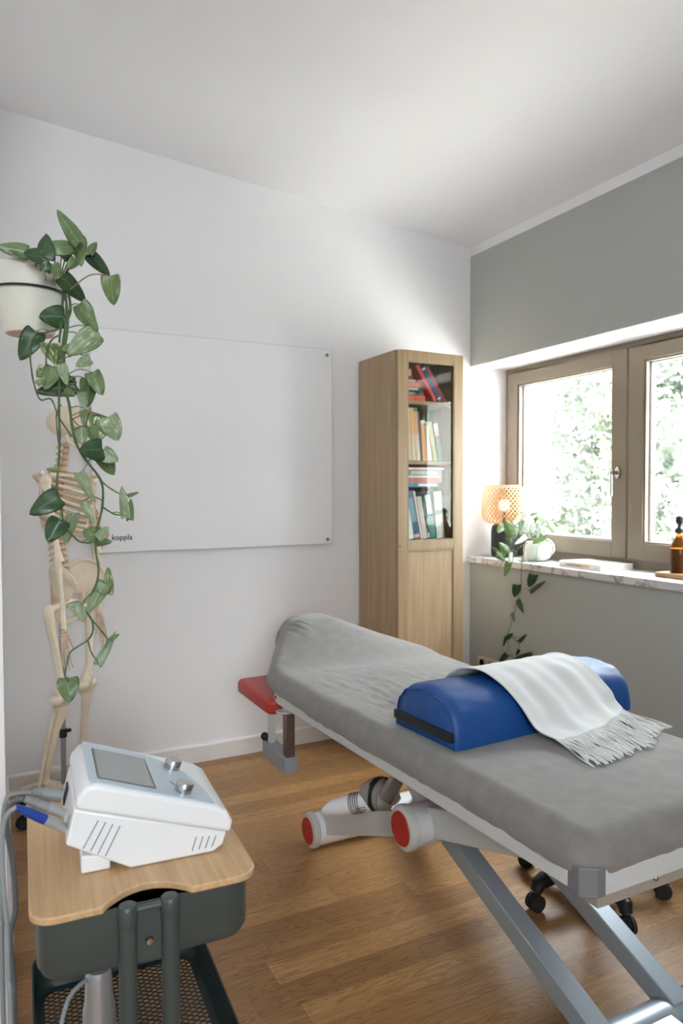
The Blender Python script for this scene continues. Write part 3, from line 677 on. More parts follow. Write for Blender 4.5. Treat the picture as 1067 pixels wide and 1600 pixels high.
for th, ht, an, rgb, lab, ex in MIDB:
    lean(x + .002, th, ht, an, rgb, lab, GM, z2, extra=ex); x += th / math.cos(R(an)) + .0022 + (.006 if an <= -8 else 0)
z3 = SH[2] + .001
BOTB = [(.034, .205, -10, (232, 232, 230), 'white book at the far left of the bottom glazed shelf', None, 0),
        (.034, .245, -12, (30, 92, 124), 'blue book with pale lettering, bottom glazed shelf', [(.03,.10,(226,170,160)),(.35,.85,(120,160,176))], 0),
        (.011, .245, -11, (236, 208, 206), 'thin pale pink book next to the blue one, bottom glazed shelf', None, 0),
        (.028, .215, -11, (206, 194, 184), 'beige book in the middle of the bottom glazed shelf', None, 0),
        (.010, .190, -10, (44, 44, 42), 'thin black book with white marks, bottom glazed shelf', [(.03,.16,(210,210,205))], 0),
        (.034, .225, -10, (20, 122, 108), 'teal green book with a pale upper spine, bottom glazed shelf', [(.55,.99,(196,214,208))], 0),
        (.048, .238, -5, (204, 202, 196), 'wide light grey book at the right of the bottom glazed shelf', [(.5,.6,(110,110,112))], 0)]
x = XL + .066
for th, ht, an, rgb, lab, ex, dz in BOTB:
    lean(x, th, ht, an, rgb, lab, GB, z3, extra=ex); x += th / math.cos(R(an)) + .0028
zz = z3 + .262
for (xe, h_, rgb, lab, ex) in ((2.095, .020, (70, 140, 168), 'light blue book at the foot of the flat pile, lying on upright books', [(.5,.95,(226,226,228))]),
                               (2.112, .026, (198, 98, 96), 'coral red book above the light blue one in the lower flat pile', [(.02,.1,(230,230,230))]),
                               (2.108, .009, (230, 232, 228), 'thin white book in the lower flat pile', None),
                               (2.112, .028, (140, 146, 142), 'grey-green book near the top of the lower flat pile', [(.3,.9,(196,196,190))]),
                               (2.126, .013, (214, 120, 108), 'thin salmon book crowning the lower flat pile', [(.05,.99,(236,214,206))])):
    flatbook(XL, xe, yb + .002, zz, h_, .17, rgb, lab, 'books lying flat across the upright books', extra=ex); zz += h_ + .0005

# ------------------------------------------------------------------ whiteboard
wb = thing('whiteboard', 'large frameless white glass board mounted on the back wall', 'whiteboard', (1.066, YB - .02, 1.035))
M_board = mat('white_board_glass', (240, 240, 242), .12, coat=.6)
MB().box((.466, YB - .022, 1.034), (1.666, YB - .014, 2.044)).build('board', M_board, wb, bevel=.001)
b = MB(); e0, e1, g0, g1 = YB - .0222, YB - .0138, .0016, .0016
b.box((.4655, e0, 1.0335), (1.6665, e1, 1.0355)).box((.4655, e0, 2.0425), (1.6665, e1, 2.0445)).box((.4655, e0, 1.0355), (.4675, e1, 2.0425)).box((1.6645, e0, 1.0355), (1.6665, e1, 2.0425))
b.build('board_edge', mat('board_edge_grey', (184, 190, 192), .3), wb, smooth=False)
for x, z in ((.5, 2.013), (1.636, 2.013), (1.636, 1.058), (.5, 1.058)):
    MB().cyl((x, YB, z), (x, YB - .028, z), .009, seg=20).build('fixing', M_chrome, wb)
def text(body, size, mat_, parent, M4, name='lettering', depth=.0005, xs=1.0):
    cu = bpy.data.curves.new(name, 'FONT'); cu.body = body; cu.size = size; cu.extrude = depth; cu.offset = size * .012
    t = bpy.data.objects.new('tmp', cu); COL.objects.link(t); bpy.context.view_layer.update()
    me = bpy.data.meshes.new_from_object(t.evaluated_get(bpy.context.evaluated_depsgraph_get())); bpy.data.objects.remove(t)
    me.transform(M4 @ Matrix.Diagonal((xs, 1, 1, 1))); me.transform(wmat(parent).inverted()); me.materials.clear(); me.materials.append(mat_)
    o = bpy.data.objects.new(name, me); COL.objects.link(o); o.parent = parent; return o
M_ink = mat('dark_grey_print', (52, 56, 64), .5)
text('koppla', .0345, M_ink, wb, Matrix.Translation((.549, YB - .0225, 1.0905)) @ Matrix.Rotation(R(90), 4, 'X'), xs=1.0)
b = MB(); 
for dx in (0, -.022): b.add([(.520+dx, YB-.0228, 1.092), (.528+dx, YB-.0228, 1.092), (.540+dx, YB-.0228, 1.122), (.532+dx, YB-.0228, 1.122)] , [(0,1,2,3)])
o = b.build('logo_mark', mat('orange_print', (224, 132, 60), .5), wb); sm = o.modifiers.new('s', 'SOLIDIFY'); sm.thickness = .0004

# ------------------------------------------------------------------ wall sockets
sk_ = thing('socket_panel', 'long beige strip of wall sockets low on the green wall', 'wall socket', (XW - .012, 3.17, .33))
for k in range(5):
    y = 3.31 - k * .073
    p = MB().box((XW - .012, y - .070, .295), (XW - .001, y, .365)).build('socket_plate', mat('beige_plastic', (214, 200, 188), .5), sk_, bevel=.002)
    if k < 3: MB().lathe([(.019, 0), (.021, .002), (.021, .0)], (XW - .0125, y - .035, .330), 20, axis=(-1, 0, 0)).build('socket', mat('beige_plastic_dark', (160, 146, 134), .5), p)

# ------------------------------------------------------------------ table lamp
lp = Vector((2.705, 3.262, .930))
lam = thing('table_lamp', 'table lamp with woven bamboo shade and black base on the window sill', 'lamp', lp)
b = MB(); b.lathe([(.060, 0), (.070, .004), (.074, .02), (.074, .15), (.068, .178), (.05, .190), (.02, .192)], lp, 40); b.build('lamp_base', mat('matt_black_lacquer', (22, 24, 26), .55), lam)
b = MB(); b.cyl(lp + Vector((0, 0, .19)), lp + Vector((0, 0, .26)), .012); b.build('bulb_holder', M_black, lam)
b = MB(); b.ball(lp + Vector((0, 0, .295)), .032); b.build('bulb', mat('warm_bulb', (255, 240, 220), .3, emit=((255, 226, 190), 1.6)), lam)
def shade_r(z):  # z 0..1
    e = min(z, 1 - z); return .090 + .034 * min(1, math.sqrt(max(0, 1 - (1 - min(1, e / .22)) ** 2)))
M_weave = mat('woven_bamboo', (226, 192, 150), .6, noise=(30, .12))
tr = M_weave.node_tree; Bn = tr.nodes['Principled BSDF']; tl = tr.nodes.new('ShaderNodeBsdfTranslucent'); tl.inputs[0].default_value = (*lin((232, 204, 168)), 1); mxs = tr.nodes.new('ShaderNodeMixShader'); mxs.inputs[0].default_value = .45
tr.links.new(Bn.outputs[0], mxs.inputs[1]); tr.links.new(tl.outputs[0], mxs.inputs[2]); tr.links.new(mxs.outputs[0], tr.nodes['Material Output'].inputs[0])
b = MB(); z0 = lp.z + .195; SHh = .213
for sgn in (-1, 1):
    for k in range(32):
        a0 = 2*math.pi*k/32; pts = []
        for i in range(15):
            t = i/14; r = shade_r(t) + .0008*sgn; a = a0 + sgn*t*1.5
            pts.append(lp + Vector((r*math.cos(a), r*math.sin(a), .195 + SHh*t)))
        b.tube(pts, .0034, 4, flat=.3)
sh = b.build('lamp_shade', M_weave, lam)
b = MB()
for t in (.0, 1.0):
    r = shade_r(t); b.tube([lp + Vector((r*math.cos(R(a)), r*math.sin(R(a)), .195 + SHh*t)) for a in range(0, 361, 10)], .003, 6)
b.build('shade_rim', M_weave, sh)

# ------------------------------------------------------------------ book on the sill
sb = thing('book', 'white paperback lying flat on the marble window sill', 'book', (2.600, 2.445, .9305), R(-3))
MB().box((0, 0, 0), (.205, .285, .002)).box((0, 0, .026), (.205, .285, .028)).box((0, 0, .002), (.002, .285, .026)).build('cover', mat('white_book_cover', (232, 230, 228), .35), sb, local=True, smooth=False, bevel=.0005)
MB().box((.002, .002, .002), (.202, .283, .026)).build('pages', M_page, sb, local=True, smooth=False)
SW = wmat(sb)
spine = Matrix.Translation((-.0006, .24, .0085)) @ Matrix(((0, 0, -1, 0), (-1, 0, 0, 0), (0, 1, 0, 0), (0, 0, 0, 1)))
text('Science de Toucher', .0135, mat('brown_print', (120, 92, 52), .6), sb, SW @ spine, depth=.0002, xs=1.05)
MB().box((-.0004, .075, .006), (0, .215, .021)).build('spine_band', mat('cream_print', (214, 196, 160), .6), sb, local=True, smooth=False)
MB().prism([(.07 + .05*math.cos(R(a))*(1+.2*math.sin(R(3*a))), .10 + .045*math.sin(R(a))*(1+.2*math.cos(R(2*a)))) for a in range(0, 360, 15)], .028, .0283).build('cover_picture', mat('blue_watercolour', (150, 160, 214), .6, noise=(25, .35)), sb, local=True, smooth=False)

# ------------------------------------------------------------------ soap bottle on a wooden tray
tp = Vector((2.722, 2.12, .930))
b = MB(); b.prism(rrect(2.655, 1.985, 2.79, 2.20, .02), .9305, .950); o = b.build('wooden_tray', M_tray, bevel=.004, seg=3); tag(o, 'small wooden tray under the amber bottle on the window sill', 'tray')
M_amber = bpy.data.materials.new('amber_glass'); M_amber.use_nodes = True; B_ = M_amber.node_tree.nodes['Principled BSDF']
B_.inputs['Base Color'].default_value = (.62, .22, .03, 1); B_.inputs['Transmission Weight'].default_value = .92; B_.inputs['Roughness'].default_value = .05; B_.inputs['IOR'].default_value = 1.3
def bottle(x, y, label):
    p = Vector((x, y, .9505)); o = thing('soap_bottle', label, 'bottle', p)
    MB().lathe([(.02, .002), (.034, 0), (.0385, .005), (.0385, .105), (.036, .120), (.026, .142), (.0155, .155), (.0135, .178), (.0135, .182)], p, 40).build('bottle_glass', M_amber, o)
    MB().lathe([(.010, .004), (.0355, .004), (.036, .104), (.010, .106)], p, 30).build('soap', mat('brown_soap', (96, 52, 30), .4), o)
    pm = MB().lathe([(.0185, .172), (.0185, .190), (.013, .194), (.008, .200), (.008, .210), (.014, .214), (.0165, .222), (.0165, .240), (.012, .246), (.004, .246)], p, 28).build('pump', M_black, o)
    MB().tube(smoothpath([p + Vector((0, .008, .236)), p + Vector((-.012, .030, .238)), p + Vector((-.022, .044, .232))]), [.003]*8 + [.0022], 8).build('spout', M_chrome, pm)
bottle(tp.x + .006, tp.y + .004, 'amber glass soap bottle with black pump on the wooden tray')

# ------------------------------------------------------------------ trolley
M_cart = mat('dark_green_grey_steel', (64, 72, 70), .42)
tro = thing('trolley', 'dark green metal trolley with mesh tray and bamboo lid in the foreground', 'trolley', (.24, 1.32, 0), R(-3))
TW, TD, ZT = .340, .47, .70
def hw(x, y, z): return wmat(tro) @ Vector((x, y, z))
# lid with the hand cut-out in its front edge (local coordinates: x right, y away)
out = rrect(-TW/2, -TD/2, TW/2, TD/2, .035, 7)
lid = []
i_f = None
# rrect starts at the front right corner going counter-clockwise: corner(front right), back right, back left, front left
cut = []
for k in range(17):
    t = k / 16; x = lerp(-.070, .062, t); d = .040 * math.sin(math.pi * t) ** .8
    cut.append((x, -TD/2 + d))
poly = out + [(-.10, -TD/2)] + cut + [(.085, -TD/2)]
b = MB(); b.prism(poly, ZT - .012, ZT); bl_ = b.build('lid', M_bamboo, tro, local=True, bevel=.0025)
# upper tub: open shell
def tub(z0, z1, m, inset, floor_mesh):
    b = MB(); oo = rrect(-TW/2 + inset, -TD/2 + inset, TW/2 - inset, TD/2 - inset, .042, 7); ob = rrect(-TW/2 + inset + .006, -TD/2 + inset + .006, TW/2 - inset - .006, TD/2 - inset - .006, .038, 7)
    ii = rrect(-TW/2 + inset + .003, -TD/2 + inset + .003, TW/2 - inset - .003, TD/2 - inset - .003, .039, 7); ib = rrect(-TW/2 + inset + .009, -TD/2 + inset + .009, TW/2 - inset - .009, TD/2 - inset - .009, .035, 7)
    rr = [[Vector((*p, z)) for p in P] for P, z in ((ob, z0), (oo, z0 + .012), (oo, z1 - .003), (oo, z1), (ii, z1), (ii, z0 + .012), (ib, z0 + .003))]
    b.grid(rr, closed=True)
    n_ = len(ob)
    if not floor_mesh: b.add(rr[0], [tuple(reversed(range(n_)))])
    else:
        ib2 = rrect(-TW/2 + inset + .022, -TD/2 + inset + .022, TW/2 - inset - .022, TD/2 - inset - .022, .024, 7)
        rr2 = [rr[0], [Vector((*p, z0)) for p in ib2], [Vector((*p, z0 + .002)) for p in ib2], rr[-1]]; b.grid(rr2, closed=True)
    return b.build('tub' if not floor_mesh else 'mesh_tray', m, tro, local=True, ang=50)
tub(.595, ZT - .013, M_cart, .010, False)
M_cartd = mat('dark_green_black_steel', (34, 46, 46), .5)
for zt in (.30, .06):
    t = tub(zt, zt + .075, M_cartd, .004, True)
    b = MB(); x0, x1, y0, y1 = -TW/2 + .022, TW/2 - .022, -TD/2 + .022, TD/2 - .022; zf = zt + .0015
    def clipseg(c, s):   # line y = s*k*(x) + c
        k = .62 * s; pts = []
        for x in (x0, x1):
            y = k * x + c
            if y0 <= y <= y1: pts.append((x, y))
        for y in (y0, y1):
            x = (y - c) / k
            if x0 < x < x1: pts.append((x, y))
        return pts[:2] if len(pts) >= 2 else None
    for s in (1, -1):
        c = -.40
        while c < .40:
            q = clipseg(c, s)
            if q: b.beam((*q[0], zf), (*q[1], zf), .0022, .0015)
            c += .0125
    b.build('expanded_mesh', M_cartd, t, local=True, smooth=False)
# uprights: two posts front and back, capped, joined by a bridge
for fy in (-1, 1):
    y = fy * (TD/2 - .010 + .008)
    for x in (-.035, .028):
        b = MB(); b.tube([(x, y, .07), (x, y, ZT - .035)], .0135, 20); u = b.build('post', M_cart, tro, local=True)
        b = MB(); b.lathe([(.0142, 0), (.0148, .002), (.0150, .024), (.0125, .029), (.004, .0305)], (x, y, ZT - .036), 20); b.build('post_cap', M_cart, u, local=True)
    b = MB(); b.tube([(-.035, y, ZT - .016), (.028, y, ZT - .016)], .0055, 10); b.build('bridge', M_cart, tro, local=True)
    b = MB(); b.lathe([(.002, .0035), (.005, .003), (.0065, 0)], (-.003, y - fy*.001, ZT - .070), 16, axis=(0, fy, 0)); b.build('screw', M_chrome, tro, local=True)
    b = MB(); b.box((-.045, y - .010, ZT - .10), (.040, y - .004, ZT - .02)) if fy > 0 else b.box((-.045, y + .004, ZT - .10), (.040, y + .008, ZT - .02)); b.build('bracket_plate', M_cart, tro, local=True)
for x in (-.13, .13):
    for y in (-.19, .19):
        b = MB(); b.cyl((x - .009, y, .026), (x + .009, y, .026), .025, seg=20); c_ = b.build('castor', M_rubber, tro, local=True, bevel=.002)
        b = MB(); b.box((x - .013, y - .015, .028), (x + .013, y + .015, .058)); b.build('castor_fork', M_cart, c_, local=True, bevel=.002)

# chrome heat lamp in the middle tray
hl = thing('heat_lamp', 'silver clamp heat lamp head standing in the trolley mesh tray', 'lamp', (.165, 1.205, .378))
pz = Vector((.168, 1.215, .304))
b = MB(); b.lathe([(.085, 0), (.086, .003), (.080, .03), (.062, .060), (.040, .082), (.029, .090), (.027, .092)], pz, 40); M_alu = mat('satin_aluminium', (176, 178, 182), .34, metal=.65); b.build('reflector', M_alu, hl)
b = MB(); b.lathe([(.027, .090), (.0275, .092), (.0275, .114), (.0255, .116)], pz, 36); nk = b.build('vent_ring', M_alu, hl)
b = MB()
for k in range(16):
    a = 2*math.pi*k/16; p = pz + Vector((.0275*math.cos(a), .0275*math.sin(a), .103)); b.obox(p, (.002, .0045, .014), Matrix.Rotation(a, 3, 'Z'))
b.build('vent_slots', M_black, nk)
b = MB(); b.lathe([(.025, .115), (.0265, .117), (.0255, .160), (.022, .178), (.021, .215), (.018, .225), (.004, .228)], pz, 36); b.build('socket_housing', M_alu, hl)
b = MB(); b.tube(smoothpath([pz + Vector(v) for v in ((-.012, 0, .215), (-.05, -.02, .20), (-.075, -.05, .12), (-.085, -.06, .03), (-.080, -.05, .008))]), .0035, 8); b.build('lamp_cable', mat('grey_cable', (136, 140, 142), .5), hl)

# ------------------------------------------------------------------ therapy device
DW = .215
dev = thing('therapy_device', 'white electrotherapy console with grey screen and two silver knobs on the trolley', 'medical device', (.214, 1.17, ZT + .001), R(-4))
prof = [(-.066, .016), (-.098, .057), (-.080, .125), (-.062, .147), (.150, .073), (.167, .050), (.166, .034), (.152, .010), (.135, 0.0), (.0, 0.0)]
def taper(u, v, z):    # the lower body is a little narrower than the top shell
    k = sstep(.11, .0, z - (.147 - .35*(u + .062)) + .14) * 0
    return Vector((u, v, z))
# body: lower housing narrower, upper shell overhanging
b = MB()
lo = [(-.098, .057), (-.084, .112), (.158, .030), (.152, .010), (.135, 0.0), (.0, 0.0)]
b.prism([(u, z) for u, z in lo], .008, DW - .008, lambda p: Vector((p.x, p.z, p.y))); b.build('housing', M_whitepl, dev, local=True, bevel=.004, seg=3)
b = MB(); up_ = [(-.084, .114), (-.080, .132), (-.064, .149), (-.050, .148), (.140, .080), (.158, .068), (.167, .050), (.163, .031)]
b.prism(up_, 0, DW, lambda p: Vector((p.x, p.z, p.y))); shell = b.build('top_shell', M_whitepl, dev, local=True, bevel=.007, seg=4)
PS = (.080 - .148) / (.140 + .050)
def pz_(u): return .148 + PS * (u + .050)
def onp(u, v, h=0): 
    nrm = Vector((-PS, 0, 1)).normalized(); return Vector((u, v, pz_(u))) + nrm * h
b = MB(); outl = []
cur = [(-.062, .205), (-.062, .012)] + [(lerp(-.050, .135, t/10), .010 - .003*math.sin(math.pi*t/10)) for t in range(0, 11)] + [(.138, .012), (.134, .06), (.126, .10), (.112, .14), (.09, .172), (.06, .192), (.02, .203), (-.02, .207)]
b.prism(cur, 0, .0012, lambda p: onp(p.x, p.y, p.z + .0002)); b.build('control_panel', mat('pale_blue_panel', (190, 203, 214), .35), shell, local=True)
b = MB(); b.prism([(-.048, .028), (.044, .028), (.044, .172), (-.048, .172)], 0, .0012, lambda p: onp(p.x, p.y, p.z + .0012)); b.build('screen_bezel', mat('dark_bezel', (74, 78, 84), .4), shell, local=True)
b = MB(); b.prism([(-.046, .030), (.041, .030), (.041, .169), (-.046, .169)], 0, .0005, lambda p: onp(p.x, p.y, p.z + .0022)); b.build('screen', mat('lcd_grey', (148, 152, 154), .25, coat=.3), shell, local=True)
nrm = Vector((-PS, 0, 1)).normalized()
for v in (.152, .040):
    kb = MB(); kb.lathe([(.0148, 0), (.0150, .002), (.0146, .015), (.0135, .0165), (.004, .0168)], onp(.090, v, .001), 32, axis=nrm); kb.build('knob', M_chrome, dev, local=True)
b = MB(); b.beam(onp(.074, .075, .0016), onp(.082, .060, .0016), .0018, .0006); b.build('dial_mark', M_ink, shell, local=True)
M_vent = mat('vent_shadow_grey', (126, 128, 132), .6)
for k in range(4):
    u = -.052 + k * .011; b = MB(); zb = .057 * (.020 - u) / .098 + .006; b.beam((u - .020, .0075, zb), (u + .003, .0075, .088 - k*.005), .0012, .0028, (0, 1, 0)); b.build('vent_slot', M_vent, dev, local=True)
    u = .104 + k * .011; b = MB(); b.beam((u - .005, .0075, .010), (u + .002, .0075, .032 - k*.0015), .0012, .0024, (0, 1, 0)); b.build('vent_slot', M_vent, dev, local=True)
b = MB(); b.prism([(-.075, 0), (-.030, 0), (-.030, .022), (-.075, .030)], .02, DW - .03, lambda p: Vector((p.x, p.z, p.y))); b.build('rear_foot', M_whitepl, dev, local=True, bevel=.003)
b = MB(); b.obox((-.092, .150, .083), (.004, .030, .030), Matrix.Rotation(R(12), 3, 'Y')); b.build('power_inlet', M_black, dev, local=True)
b = MB(); b.lathe([(.011, 0), (.0115, .002), (.008, .002)], (-.0905, .028, .085), 24, axis=(-1, 0, .25)); b.build('rear_port', mat('grey_port', (160, 162, 168), .5), dev, local=True)
# plugs and cables: each a thing of its own
DM = wmat(dev)
M_cab = mat('grey_cable', (136, 140, 142), .5); M_cabd = mat('dark_grey_cable', (92, 96, 100), .5); M_bplug = mat('blue_plug', (22, 62, 148), .4)
def cable(label, start, plug, pts, m, rad, blue=False):
    o = thing('cable', label, 'cable', DM @ Vector(start))
    s_ = DM @ Vector(start); P = [s_] + pts
    d = (pts[0] - s_); 
    q0, q1, q2 = s_, s_ + d * .42, pts[0]
    b = MB(); b.tube([q0, q1], [plug * .95, plug], 18); b.build('connector', mat('silver_connector', (168, 170, 172), .35, metal=.3) if plug < .009 else mat('grey_connector', (140, 144, 146), .45), o)
    b = MB(); b.tube([q1, q1.lerp(q2, .5), q2], [plug, plug * .92, plug * .6], 16); sl = b.build('plug_sleeve', M_bplug if blue else mat('grey_connector', (140, 144, 146), .45), o)
    if not blue:
        for k in range(5):
            p = q1.lerp(q2, .45 + k * .11); dd = d.normalized(); rr_ = plug * lerp(.95, .68, k/4); b = MB(); b.tube([p, p + dd * .002], rr_ * 1.08, 14); b.build('strain_ring', M_cab, sl)
    b = MB(); b.tube(smoothpath([q2] + pts[1:], 5), rad, 10); b.build('cord', m, o)
cable('grey power cable plugged in farthest back on the console', (-.098, .155, .078), .0115, [at(50, 1239, 1, 1.335), at(28, 1240, 1, 1.34), at(8, 1256, 1, 1.34), Vector((.03, 1.34, .66)), Vector((.028, 1.33, .50)), Vector((.03, 1.31, .25)), Vector((.036, 1.33, .03)), Vector((.045, 1.45, .008))], M_cab, .0042)
cable('middle grey cable with ribbed sleeve, between power plug and blue plug', (-.098, .070, .082), .0082, [at(38, 1248, 1, 1.24), at(20, 1254, 1, 1.25), at(10, 1285, 1, 1.27), at(20, 1350, 1, 1.28), at(24, 1420, 1, 1.28), at(16, 1460, 1, 1.27), at(21, 1530, 1, 1.26), at(23, 1600, 1, 1.25), Vector((.055, 1.27, .03)), Vector((.06, 1.38, .008))], M_cabd, .0045)
cable('thin grey cable with a bright blue plug sleeve', (-.098, .035, .073), .0082, [at(26, 1261, 1, 1.20), at(12, 1272, 1, 1.20), at(4, 1300, 1, 1.20), at(5, 1380, 1, 1.19), at(11, 1450, 1, 1.18), at(13, 1530, 1, 1.17), at(17, 1600, 1, 1.16), Vector((.035, 1.17, .03)), Vector((.035, 1.28, .006))], M_cab, .0038, True)

# ------------------------------------------------------------------ anatomical skeleton on its stand
M_bone = mat('cream_bone_plastic', (226, 212, 190), .5, noise=(30, .05)); M_bonet = mat('tinted_bone_plastic', (206, 178, 150), .5, noise=(40, .10)); M_disc = mat('rust_disc', (176, 130, 100), .5)
ske = thing('skeleton', 'life-like anatomical skeleton hanging on its stand by the back wall', 'skeleton', (.338, 3.0, 0), R(57))
def zz_(z): return 1.31 + (z - 1.31) * 1.034
def P(x, y, z): return Vector((x, y, zz_(z)))
def bone(nm, pts, rad, par=ske, m=M_bone, seg=12, n=4, flat=1.0):
    pp_ = smoothpath(pts, n); k = len(pts) - 1; rr = []
    for i in range(len(pp_)):
        t = i / (len(pp_) - 1) * k; a = min(int(t), k - 1); rr.append(lerp(rad[a], rad[a+1], sstep(0, 1, t - a)))
    return MB().tube(pp_, rr, seg, flat=flat).build(nm, m, par, local=True, ang=70)
# skull
b = MB(); n0 = len(b.v); b.ball(P(0, .012, 1.575), (.066, .084, .062), seg=24, rings=16)
for v in b.v:
    if v.y < -.01: v.x *= 1 - .8*( -.01 - v.y); 
b.ball(P(0, -.045, 1.535), (.046, .034, .038), seg=18, rings=12); b.ball(P(0, -.06, 1.515), (.026, .022, .022))
sk_o = b.build('skull', M_bone, ske, local=True, ang=80)
for s_ in (-1, 1): MB().ball(P(s_*.022, -.071, 1.545), (.014, .010, .013)).build('eye_socket', mat('dark_socket', (96, 78, 64), .8), sk_o, local=True)
MB().ball(P(0, -.080, 1.522), (.007, .006, .010)).build('nose_opening', mat('dark_socket', (96, 78, 64), .8), sk_o, local=True)
jw = bone('mandible', [P(-.048, -.005, 1.520), P(-.046, -.02, 1.492), P(-.030, -.062, 1.476), P(0, -.078, 1.472), P(.030, -.062, 1.476), P(.046, -.02, 1.492), P(.048, -.005, 1.520)], [.007, .009, .009, .010, .009, .009, .007], flat=1.2)
MB().box(P(-.018, -.083, 1.486), P(.018, -.070, 1.500)).build('teeth', M_bone, jw, local=True, bevel=.002)
# spine
def spine_pt(t):  # 0 sacrum .. 1 atlas
    z = lerp(.955, 1.50, t); y = .035 + .018*math.sin(t*6.0 - .6) + .018*sstep(.35, .65, t) * (1 - sstep(.7, 1, t)); return Vector((0, y, zz_(z)))
sp = MB(); dc = MB(); NV = 24
for i in range(NV):
    t = (i + .5) / NV; p = spine_pt(t); r = lerp(.0235, .0115, t); h = .57 / NV
    sp.lathe([(r*.8, -h*.36), (r, -h*.33), (r*.86, 0), (r, h*.33), (r*.8, h*.36)], p, 16)
    sp.tube([p + Vector((0, r*.8, 0)), p + Vector((0, r + .014, -.004)), p + Vector((0, r + .030, -.014))], [.007, .006, .004], 8)
    for s_ in (-1, 1): sp.tube([p + Vector((s_*r*.7, r*.7, 0)), p + Vector((s_*(r + .016), r*.9 + .004, .002))], [.006, .0045], 8)
    if i < NV - 1: dc.lathe([(r*.9, -h*.14), (r*.92, 0), (r*.9, h*.14)], p + Vector((0, 0, h*.5)), 14)
so = sp.build('spine', M_bonet, ske, local=True); dc.build('discs', M_disc, so, local=True)
# ribs and sternum
RW = [.052, .072, .086, .096, .103, .107, .109, .108, .104, .098, .088, .072]
for i in range(12):
    t = lerp(.80, .42, i / 11); bp0 = spine_pt(t); w = RW[i]; 
    for s_ in (-1, 1):
        drop = .030 + .045 * min(1, i / 6); fy = -.055 - .030 * math.sin(min(1, i/7) * 1.6)
        zf = bp0.z - drop
        full = i < 7; ends = [bp0 + Vector((s_*.015, .018, 0)), bp0 + Vector((s_*w*.62, .042, -.006)), Vector((s_*w, .010, bp0.z - drop*.45)), Vector((s_*w*.92, -.045 if i < 9 else -.02, bp0.z - drop*.85))]
        if i < 10: ends += [Vector((s_*w*.55, fy, zf - .004))]
        if full: ends += [Vector((s_*.016, fy - .006, zf + (.0 if i < 5 else .022)))]
        elif i < 10: ends += [Vector((s_*(.045 + .012*(i-7)), fy + .006, zf + .020))]
        bone('rib', ends, [.0048] + [.0052]*(len(ends)-2) + [.0045], m=M_bonet if i % 3 == 0 else M_bone, seg=8, n=5, flat=1.5)
b = MB(); b.prism([(-.024, 1.335), (-.018, 1.30), (-.013, 1.26), (-.015, 1.20), (-.008, 1.165), (.008, 1.165), (.015, 1.20), (.013, 1.26), (.018, 1.30), (.024, 1.335)], -.089, -.079, lambda p: P(p.x, p.z - .002, p.y)); b.build('sternum', M_bonet, ske, local=True, bevel=.002)
for s_ in (-1, 1):
    bone('clavicle', [P(s_*.018, -.075, 1.345), P(s_*.08, -.075, 1.365), P(s_*.13, -.03, 1.370), P(s_*.165, .0, 1.372)], [.0075, .0065, .006, .008])
    b = MB(); rows_ = []
    for i in range(7):
        u = i/6; row = []
        for j in range(7):
            v = j/6; top = Vector((s_*lerp(.065, .165, u), lerp(.085, .035, u), zz_(1.375 + .0*u))); bot = Vector((s_*lerp(.072, .095, u), lerp(.088, .080, u), zz_(1.235)))
            row.append(top.lerp(bot, v) + Vector((0, .010*math.sin(math.pi*u), 0)))
        rows_.append(row)
    b.grid(rows_); o = b.build('scapula', M_bone, ske, local=True); sm = o.modifiers.new('t', 'SOLIDIFY'); sm.thickness = .006
    MB().tube([P(s_*.07, .098, 1.345), P(s_*.13, .085, 1.368), P(s_*.178, .02, 1.378)], [.005, .007, .009], 8).build('scapular_spine', M_bone, o, local=True)
    # arms
    fe = (-.045, -.060, -.065) if s_ < 0 else (-.015, -.02, -.03)
    sh_ = P(s_*.188, .005, 1.350); el = P(s_*.192, fe[0], 1.062); wr = P(s_*.190, fe[1], .825)
    MB().ball(sh_, .021).build('humerus_head', M_bone, bone('humerus', [sh_, sh_.lerp(el, .3), sh_.lerp(el, .8), el], [.016, .0105, .0105, .019]), local=True)
    bone('ulna', [el + Vector((0, .006, .004)), el.lerp(wr, .5) + Vector((s_*-.008, .004, 0)), wr + Vector((s_*-.008, .002, 0))], [.013, .007, .006])
    bone('radius', [el + Vector((s_*.010, -.004, -.012)), el.lerp(wr, .5) + Vector((s_*.012, -.004, 0)), wr + Vector((s_*.008, 0, 0))], [.008, .006, .010])
    hb = MB()
    for q in range(8): hb.ball(wr + Vector((s_*(-.014 + .0095*(q % 4)), .002*(q % 2), -.012 - .011*(q//4))), (.0065, .007, .006), seg=8, rings=6)
    for f in range(5):
        fx = -.020 + .0105*f; L1 = (.030, .052, .054, .050, .044)[f]; sp_ = (-.55, -.12, -.02, .08, .2)[f]
        a = wr + Vector((s_*fx, 0, -.028)); q = a
        for L, r0 in ((L1, .0036), (L1*.62, .0032), (L1*.40, .0028), (L1*.30, .0024))[: 3 if f == 0 else 4]:
            d = Vector((s_*sp_, -.12, -1)).normalized() * L; hb.tube([q, q + d*.08, q + d*.5, q + d*.9, q + d*.97], [r0, r0*1.35, r0*.8, r0*1.25, r0*.9], 8); q = q + d + Vector((0, -.001, -.0015))
    hb.build('hand', M_bonet, ske, local=True)
